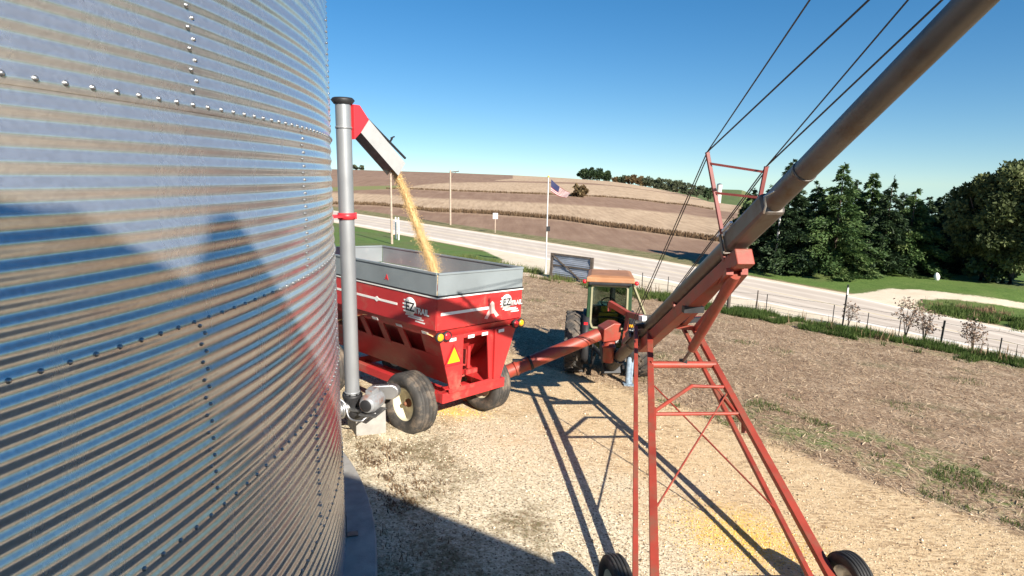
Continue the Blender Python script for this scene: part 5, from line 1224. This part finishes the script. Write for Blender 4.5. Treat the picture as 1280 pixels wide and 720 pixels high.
# ------------------------------------------------------------------ wire fence
fe0 = tg(772, 354)
fn = thing('wire_fence', 'wire fence with mixed thin and thick posts between stubble field and road', 'fence', fe0)
posts = [((772,354), 336, .03, 0), ((802,365), 340, .035, 0), ((834,371), 345, .03, 0), ((910,388), 350, .09, 1), ((945,391), 362, .03, 1), ((957,392), 367, .03, 0), ((1040,406), 380, .025, 0), ((1053,407), 354, .055, 2), ((1083,413), 390, .022, 0), ((1123,420), 397, .022, 0), ((1175,433), 399, .06, 2), ((1248,446), 421, .03, 0), ((1300,458), 425, .06, 2)]
lines = []
for (bp, tp_, r_, k) in posts:
    b = tg(*bp); z1 = at(bp[0] + 2, tp_, depth_of(b)).z; tpz = V((b.x + (.03 if k == 2 else .0), b.y, max(z1, b.z + .5)))
    mb = MB()
    if k == 1: mb.tube(b - V((0,0,.1)), tpz, r_, r_*.85, n=9); mb.build('post', 'darkwood', fn)
    else:
        mb.beam(b - V((0,0,.1)), tpz, r_*1.2, r_*.35, up=V((0,1,0))); mb.beam(b + V((0,-.02,-.1)), tpz + V((0,-.02,0)), r_*.3, r_, up=V((0,1,0)))
        mb.build('post', 'post_green', fn)
    lines.append(b)
sp_ = tg(1052, 364)
pl = lines[7]; zt_ = at(1058, 354, depth_of(pl)).z
mb = MB(); mb.box((pl.x + .02, pl.y - .05, zt_ - .28), (.06, .02, .30)); mb.build('reflector_plate', 'alu', fn)
for hw in (.35, .62, .92):
    mb = MB(); pts = []
    for i in range(len(lines)): 
        pts.append(lines[i] + V((0, 0, hw)))
        if i + 1 < len(lines): m_ = lines[i].lerp(lines[i+1], .5); m_.z = (lines[i].z + lines[i+1].z)/2 + hw - .03; pts.append(m_)
    mb.path(pts, .006, 5); mb.build('wire', 'cable', fn)
# ------------------------------------------------------------------ trees
FM = {'pine': card_mat('pine_needles', [(.024,.050,.015), (.074,.13,.038), (.17,.22,.075)], trans=.2, rough=.6),
      'dark': card_mat('spruce_needles', [(.013,.027,.012), (.034,.062,.024), (.08,.115,.042)], trans=.12, rough=.6),
      'olive': card_mat('olive_leaves', [(.042,.058,.022), (.11,.135,.050), (.22,.235,.10)], trans=.3),
      'far': card_mat('far_leaves_hazed', [(.05,.066,.036), (.095,.112,.062), (.15,.155,.088)], trans=.2),  # distance haze put into these paler leaf tones
      'autumn': card_mat('autumn_leaves', [(.09,.055,.025), (.15,.10,.045), (.20,.16,.08)], trans=.2),
      'twig': card_mat('dry_leaves', [(.14,.09,.06), (.26,.18,.13), (.38,.28,.21)], trans=.2)}
def conifer(b, h, rad_, label, cat, kind='pine', n=9000, name='conifer_tree', seed=0, group=None, low=.03, spiky=1.0):
    r = np.random.default_rng(seed + 100); o = thing(name, label, cat, b, group)
    mb = MB(); mb.tube(b - V((0,0,.2)), b + V((0,0,h*.97)), max(.03*h, .05)*.55, .02, n=9); mb.build('trunk', 'bark', o)
    # whorls of drooping boughs, each carrying flat sprays of needles
    nb = int(max(40, h*22)); zb = low + (1 - low)*np.sort(r.uniform(0, 1, nb))**1.05
    prof = np.where(zb < .16, .72 + 1.75*zb, 1.0*((1 - zb)/.84)**1.12)
    bl = rad_*prof*r.uniform(.66, 1.14, nb) + .10; ba = r.uniform(0, 2*np.pi, nb)
    w = bl**1.35 + .05; idx = r.choice(nb, n, p=w/w.sum()); t = r.uniform(0, 1, n)**.62
    L = bl[idx]; lift = .30*np.sin(zb[idx]*3) + .05; dr = t*L
    width = .30*L*(1 - .55*t)*(t + .25); lat = r.normal(0, .45, n)*width
    ca, sa = np.cos(ba[idx]), np.sin(ba[idx])
    z = zb[idx]*h + dr*(lift - .42*t) + r.normal(0, .10, n)*(.4 + .6*L/rad_)
    P = np.stack([b.x + ca*dr - sa*lat, b.y + sa*dr + ca*lat, b.z + z], -1)
    P[:, 2] = np.maximum(P[:, 2], b.z + .05)
    dirn = unit(np.stack([ca + r.normal(0, .5, n), sa + r.normal(0, .5, n), .12 - .35*t + r.normal(0, .35, n)], -1))
    ln = r.uniform(.11, .28, n)*(.6 + .05*h)*spiky; U = dirn*ln[:, None]
    sidev = unit(np.cross(dirn, r.normal(0, 1, (n, 3)))); W = sidev*(ln*r.uniform(.16, .30, n))[:, None]
    tone = .38 + .22*r.normal(0, 1, nb)[idx]*.7 + r.normal(0, .14, n)
    cards('crown', P, U, W, tone, FM[kind], o, taper=.35); return o
def broad(b, h, rad_, label, cat, kind='olive', n=9000, name='deciduous_tree', seed=0, group=None, trunk=.28, leaf=.2, clumps=42, squash=1.0):
    r = np.random.default_rng(seed + 300); o = thing(name, label, cat, b, group); rr_ = random.Random(seed)
    mb = MB(); fk = b + V((0,0,h*trunk)); mb.path([b - V((0,0,.2)), b + V((.02*h*.3,0,h*trunk*.5)), fk, b + V((0,0,h*.72))], .1, 9, radii=[.035*h, .028*h, .022*h, .008*h])
    cz = h*(trunk + (1 - trunk)*.52); hz = h*(1 - trunk)*.50*squash
    d = unit(r.normal(0, 1, (clumps, 3))); k = r.uniform(.25, 1, clumps)**.45
    C_ = np.stack([d[:, 0]*rad_*k, d[:, 1]*rad_*k, cz + d[:, 2]*hz*k], -1)
    for c in C_[:min(clumps, 16)]:
        e = b + V(c); mb.path([fk + V((0,0,h*.06*rr_.random())), fk.lerp(e, .5) + V((0,0,.06*h)), e], .05, 6, radii=[.013*h, .009*h, .003*h])
    mb.build('trunk', 'bark', o)
    cr = r.uniform(.18, .38, clumps)*rad_; i = r.choice(clumps, n, p=cr**2/np.sum(cr**2)); dd = unit(r.normal(0, 1, (n, 3))); rad2 = r.uniform(.35, 1.05, n)**.6
    P = C_[i] + dd*(cr[i]*rad2)[:, None]*np.array([1, 1, .8]); P = P + np.array([b.x, b.y, b.z]); P[:, 2] = np.maximum(P[:, 2], b.z + .1)
    dirn = unit(dd + r.normal(0, .8, (n, 3))); ln = leaf*r.uniform(.6, 1.4, n); U = dirn*ln[:, None]; W = unit(np.cross(dirn, r.normal(0, 1, (n, 3))))*(ln*r.uniform(.28, .5, n))[:, None]
    tone = .42 + .16*r.normal(0, 1, clumps)[i] + r.normal(0, .14, n)
    cards('crown', P, U, W, tone, FM[kind], o, taper=.45); return o
def put(px, base, top, hw=None):                                 # base point, height and radius from the picture
    b = tg(px, base); d_ = depth_of(b); return b, at(px, top, d_).z - b.z, (hw or 10)*d_/FPX
GRP = 'conifers beyond the road'
cons = [  # px, base, top, half width, kind, label
 (933, 333, 236, 33, 'dark', 'leftmost small dark conifer of the row, at the pale field edge behind the truss posts'),
 (977, 337, 200, 42, 'dark', 'tall pointed dark conifer rising behind the auger joint and the slim pale pole'),
 (1040, 339, 205, 52, 'pine', 'broad bright green pine with its top showing just past the auger tube'),
 (1012, 334, 226, 40, 'pine', 'shorter pine mostly hidden behind the auger tube and the broad pine'),
 (1078, 335, 217, 36, 'pine', 'mid green pine between the broad pine and the darkest spruce'),
 (1101, 341, 224, 32, 'dark', 'nearly black spruce with a rounded top in the middle of the row'),
 (1131, 341, 235, 42, 'pine', 'wide olive toned pine spreading low beside the white stone on the lawn'),
 (1168, 331, 240, 44, 'dark', 'dark low spruce filling the gap right of the olive toned pine'),
 (1198, 336, 236, 44, 'dark', 'black shaded spruce half hidden by the big leafy tree')]
for i, (px, b_, t_, hw, kd, lab) in enumerate(cons):
    b, h, r_ = put(px, b_, t_, hw); dark = kd == 'dark'
    conifer(b, h, r_*1.22, lab, 'conifer', kd, n=32000 if hw > 34 else 20000, seed=i*7 + 1, group=GRP, name='spruce_tree' if dark else 'pine_tree')
back = [(955, 330, 232, 34, 'dark conifer standing behind the leftmost pair of the row'), (1060, 331, 226, 36, 'dark conifer standing behind the broad bright pine'), (1118, 334, 240, 36, 'dark conifer behind the nearly black rounded spruce'), (1150, 336, 246, 36, 'dark conifer filling the back of the row behind the white stone'), (1184, 338, 238, 42, 'low dark conifer at the back, just left of the leafy trees')]
for i, (px, b_, t_, hw, lab) in enumerate(back):
    b, h, r_ = put(px, b_, t_, hw); conifer(b, h, r_*1.2, lab, 'conifer', 'dark', n=16000, seed=i*5 + 400, group=GRP, name='spruce_tree')
for i, (px, b_, t_, hw, lab) in enumerate([(1225, 351, 217, 36, 'leafy tree with thin sunlit foliage at the left of the tall leafy clump'), (1262, 355, 206, 41, 'tallest leafy tree at the right of the row with gaps showing sky'), (1310, 360, 208, 44, 'leafy tree cut by the right picture border')]):
    b, h, r_ = put(px, b_, t_, hw); broad(b, h, r_*1.08, lab, 'leafy tree', 'olive', n=30000, seed=i + 40, group='leafy trees beyond the lane', trunk=.14, leaf=.17, clumps=80, squash=1.05)
for i, (px, b_, t_, hw, lab) in enumerate([(1090, 340, 318, 16, 'low rounded shrub under the pines left of the white stone'), (1012, 340, 322, 16, 'low shrub under the pines right of the slim pale pole'), (1235, 352, 318, 22, 'dark bush under the leafy trees')]):
    b, h, r_ = put(px, b_, t_, hw); broad(b, h, r_, lab, 'shrub', 'dark', n=2200, name='shrub', seed=i + 60, trunk=.05, leaf=.22, clumps=16)
b = tg(1171, 350); d_ = depth_of(b)
mb = MB(); mb.lathe(b, V((-.15, 0, 1)), [(0, .11), (.08, .15), (.24, .17), (.38, .12), (.46, .06), (.49, 0)], 14)
st_ = mb.build('white_stone', 'white', None); tag(st_, 'small upright white stone on the lawn edge in front of the dark trees', 'stone')
# saplings at the fence
for i, (px, b_, t_, hw, lab) in enumerate([(1060, 408, 378, 14, 'small bare sapling beside the tall steel fence post'), (1131, 424, 372, 22, 'largest thin sapling with few brown leaves between two fence posts'), (1154, 428, 388, 15, 'slim leaning sapling just left of the thick fence post'), (1216, 440, 402, 20, 'thin brown leaved sapling right of the thick fence post')]):
    b, h, r_ = put(px, b_, t_, hw); o = thing('sapling', lab, 'sapling', b, 'saplings at the wire fence'); r = random.Random(i + 5); mb = MB(); tips = []
    for k in range(5 if i else 3):
        a = r.random()*6.28; e = b + V((math.cos(a)*r_*r.uniform(.2, .7), math.sin(a)*r_*r.uniform(.2, .7), h*r.uniform(.75, 1))); mb.path([b, b.lerp(e, .5) + V((0,0,h*.06)), e], .02, 5, radii=[.020, .013, .005]); tips.append(e)
        for j in range(6):
            s0 = b.lerp(e, r.uniform(.35, .95)); a2 = r.random()*6.28; e2 = s0 + V((math.cos(a2)*r_*.5, math.sin(a2)*r_*.5, h*r.uniform(.05, .2))); mb.path([s0, e2], .008, 4, radii=[.009, .004]); tips.append(e2)
    mb.build('trunk', 'bark', o); tp_ = np.array([tuple(t) for t in tips]); n = 260 if i else 110; rr2 = np.random.default_rng(i); k = rr2.integers(0, len(tp_), n)
    P = tp_[k] + rr2.normal(0, .09, (n, 3)); dn_ = unit(rr2.normal(0, 1, (n, 3))); cards('crown', P, dn_*.09, unit(np.cross(dn_, rr2.normal(0, 1, (n, 3))))*.028, rr2.beta(2, 2, n), FM['twig'], o, taper=.4)
# far groves on the ridge
def far_pt(px, r):
    az = math.atan2(ray(px, 225).x, ray(px, 225).y); x, y = r*math.sin(az), r*math.cos(az); return V((x, y, tz(x, y)))
def far_top(b, px, top): return at(px, top, depth_of(b)).z - b.z
for i, (px, top, hw) in enumerate([(728, 211, 7), (737, 210.5, 8), (747, 211.5, 8), (757, 214, 7)]):
    b = far_pt(px, 338); h = far_top(b, px, top); labs = ['left end tree of the dark grove on the ridge', 'tallest tree of the dark grove on the ridge', 'round tree right of the tallest in the dark ridge grove', 'lower right end tree of the dark grove on the ridge']
    broad(b, max(h, 5), hw*depth_of(b)/FPX, labs[i], 'tree', 'dark', n=2600, seed=i + 80, group='dark grove on the ridge', trunk=.06, leaf=.55, clumps=26)
fars = [(771, 222, 6, 'autumn'), (780, 221, 7, 'far'), (790, 220, 8, 'autumn'), (801, 220.5, 8, 'autumn'), (812, 222, 8, 'far'), (824, 224, 7, 'far'), (834, 225.5, 9, 'far'), (848, 226.5, 9, 'far'), (860, 229, 8, 'far'), (873, 230, 8, 'far'), (887, 234, 6, 'dark')]
for i, (px, top, hw, kd) in enumerate(fars):
    az = math.degrees(math.atan2(ray(px, 225).x, ray(px, 225).y)); b = far_pt(px, float(np.interp(az, AZ, RCR)) + 6); d_ = depth_of(b); h = max(far_top(b, px, top), 2.5)
    broad(b, h, hw*d_/FPX, 'rounded tree of the long hazy tree line on the crest of the pale field', 'tree', kd, n=1900, seed=i + 90, group='tree line on the field crest', trunk=.05, leaf=.010*d_/5.5, clumps=22)
for i, px in enumerate((444, 452)):
    b = far_pt(px, 328); broad(b, 2.2, 1.6, 'tiny tree on the bare brown hilltop beyond the unloading tube', 'tree', 'far', n=500, seed=i + 120, group='tiny hilltop trees', trunk=.1, leaf=.5, clumps=10)
# a bush in the far field and the farm behind the crest
b = tg(724, 246); broad(b, 2.4, 1.6, 'lone scrubby bush in the pale field to the right of the flag', 'bush', 'autumn', n=900, name='bush', seed=131, trunk=.06, leaf=.45, clumps=14)
b = far_pt(900, 230); d_ = depth_of(b); zt_ = at(900, 229, d_).z; zb_ = min(at(900, 252, d_).z, b.z); rs_ = 3.2*d_/FPX
so_ = thing('silo', 'pale round farm silo standing beyond the crest behind the left truss post', 'silo', (b.x, b.y, zb_)); mb = MB(); mb.tube((b.x, b.y, zb_ - 1), (b.x, b.y, zt_ - .5), rs_, n=24); mb.build('wall', 'silo', so_)
mb = MB(); mb.lathe((b.x, b.y, zt_ - .5), V((0,0,1)), [(0, rs_*1.04), (.3, rs_*.7), (.5, 0)], 24); mb.build('roof', 'galv_tube', so_)
b = far_pt(774, 332); d_ = depth_of(b); ho = thing('farmhouse', 'tiny white farmhouse among the trees on the ridge', 'house', b)
zt_ = max(at(774, 226, d_).z, b.z + 1.8); mb = MB(); mb.box((b.x, b.y, (b.z + zt_)/2 - .5), (3.4, 3.0, zt_ - b.z + 1)); mb.build('wall', 'white', ho)
mb = MB(); mb.prism([V((b.x - 1.9, b.y - 1.7, zt_)), V((b.x + 1.9, b.y - 1.7, zt_)), V((b.x, b.y - 1.7, zt_ + 1.3))], V((0, 3.4, 0))); mb.build('roof', 'steel', ho)

# ------------------------------------------------------------------ unseen shadow caster added behind the camera, shaped to throw the peaked shade
su = V((sdir.x, sdir.y, 0)).normalized(); sr = V((-su.y, su.x, 0))
if sr.x < 0: sr = -sr
HD = 4.0; ce, se = math.cos(SUN_EL), math.sin(SUN_EL)
SH0 = (.0, .0)
def shp(lat, up, back=0.): return V((0, 0, CAMH)) + su*(HD + back) + sr*lat + V((0, 0, (up + HD*se)/ce))
def ghit(x, y):                                                 # bin wall or ground point seen at a picture point
    d = ray(x, y); a = d.x**2 + d.y**2; b = -2*(d.x*BC.x + d.y*BC.y); c = BC.x**2 + BC.y**2 - BR**2; D_ = b*b - 4*a*c
    if x < 425 and D_ > 0:
        t = (-b - math.sqrt(D_))/(2*a); return d*t + V((0,0,CAMH))
    return tg(x, y)
upn = sr.cross(sdir)
if upn.z < 0: upn = -upn
def sunview(x, y):
    p = ghit(x, y) - V((0,0,CAMH)); return p.dot(sr), p.dot(upn)
def caster_pt(lat, up, back=0.):                                  # point of the added caster that shades that spot
    # p = sr*lat + upn*up + sdir*t with p.su = HD
    t = (HD - upn.dot(su)*up)/sdir.dot(su); p = sr*lat + upn*up + sdir*t; return p + V((0,0,CAMH)) + su*back
prof_px = [(0, 246), (52, 260), (100, 263), (112, 276), (240, 352), (262, 276), (272, 266), (286, 265), (330, 330), (409, 500), (455, 603), (560, 646), (640, 679), (740, 722)]  # outline of the wanted shadow; it gives the added caster its shape
pts = [sunview(*p) for p in prof_px]
caster = thing('shadow_caster', 'unseen blocker added behind the camera to cast the peaked shade on the bin', 'shadow_caster', (su.x*HD, su.y*HD, 0))
P3 = [caster_pt(*p) for p in pts]
last = P3[-1] + (P3[-1] - P3[-2]).normalized()*1.2
first = P3[0] - sr*2.6
gl_ = min(tz(P3[-1].x, P3[-1].y), tz(first.x, first.y)) - .5
poly = [first] + P3 + [last, V((last.x, last.y, gl_)), V((first.x, first.y, gl_))]
mb = MB(); mb.prism(poly, su*5.0); mb.build('wall', 'shadow_caster', caster)  # body of the added shadow caster
mb = MB()
a, b_ = P3[7], last
nrm = (b_ - a).cross(su).normalized(); nrm = nrm if nrm.z > 0 else -nrm
mb.prism([a + nrm*.0 + su*.0, b_ + su*.0, b_ + su*5.1, a + su*5.1], nrm*.03); mb.build('roof', 'caster_top', caster)  # sloping top of the added shadow caster
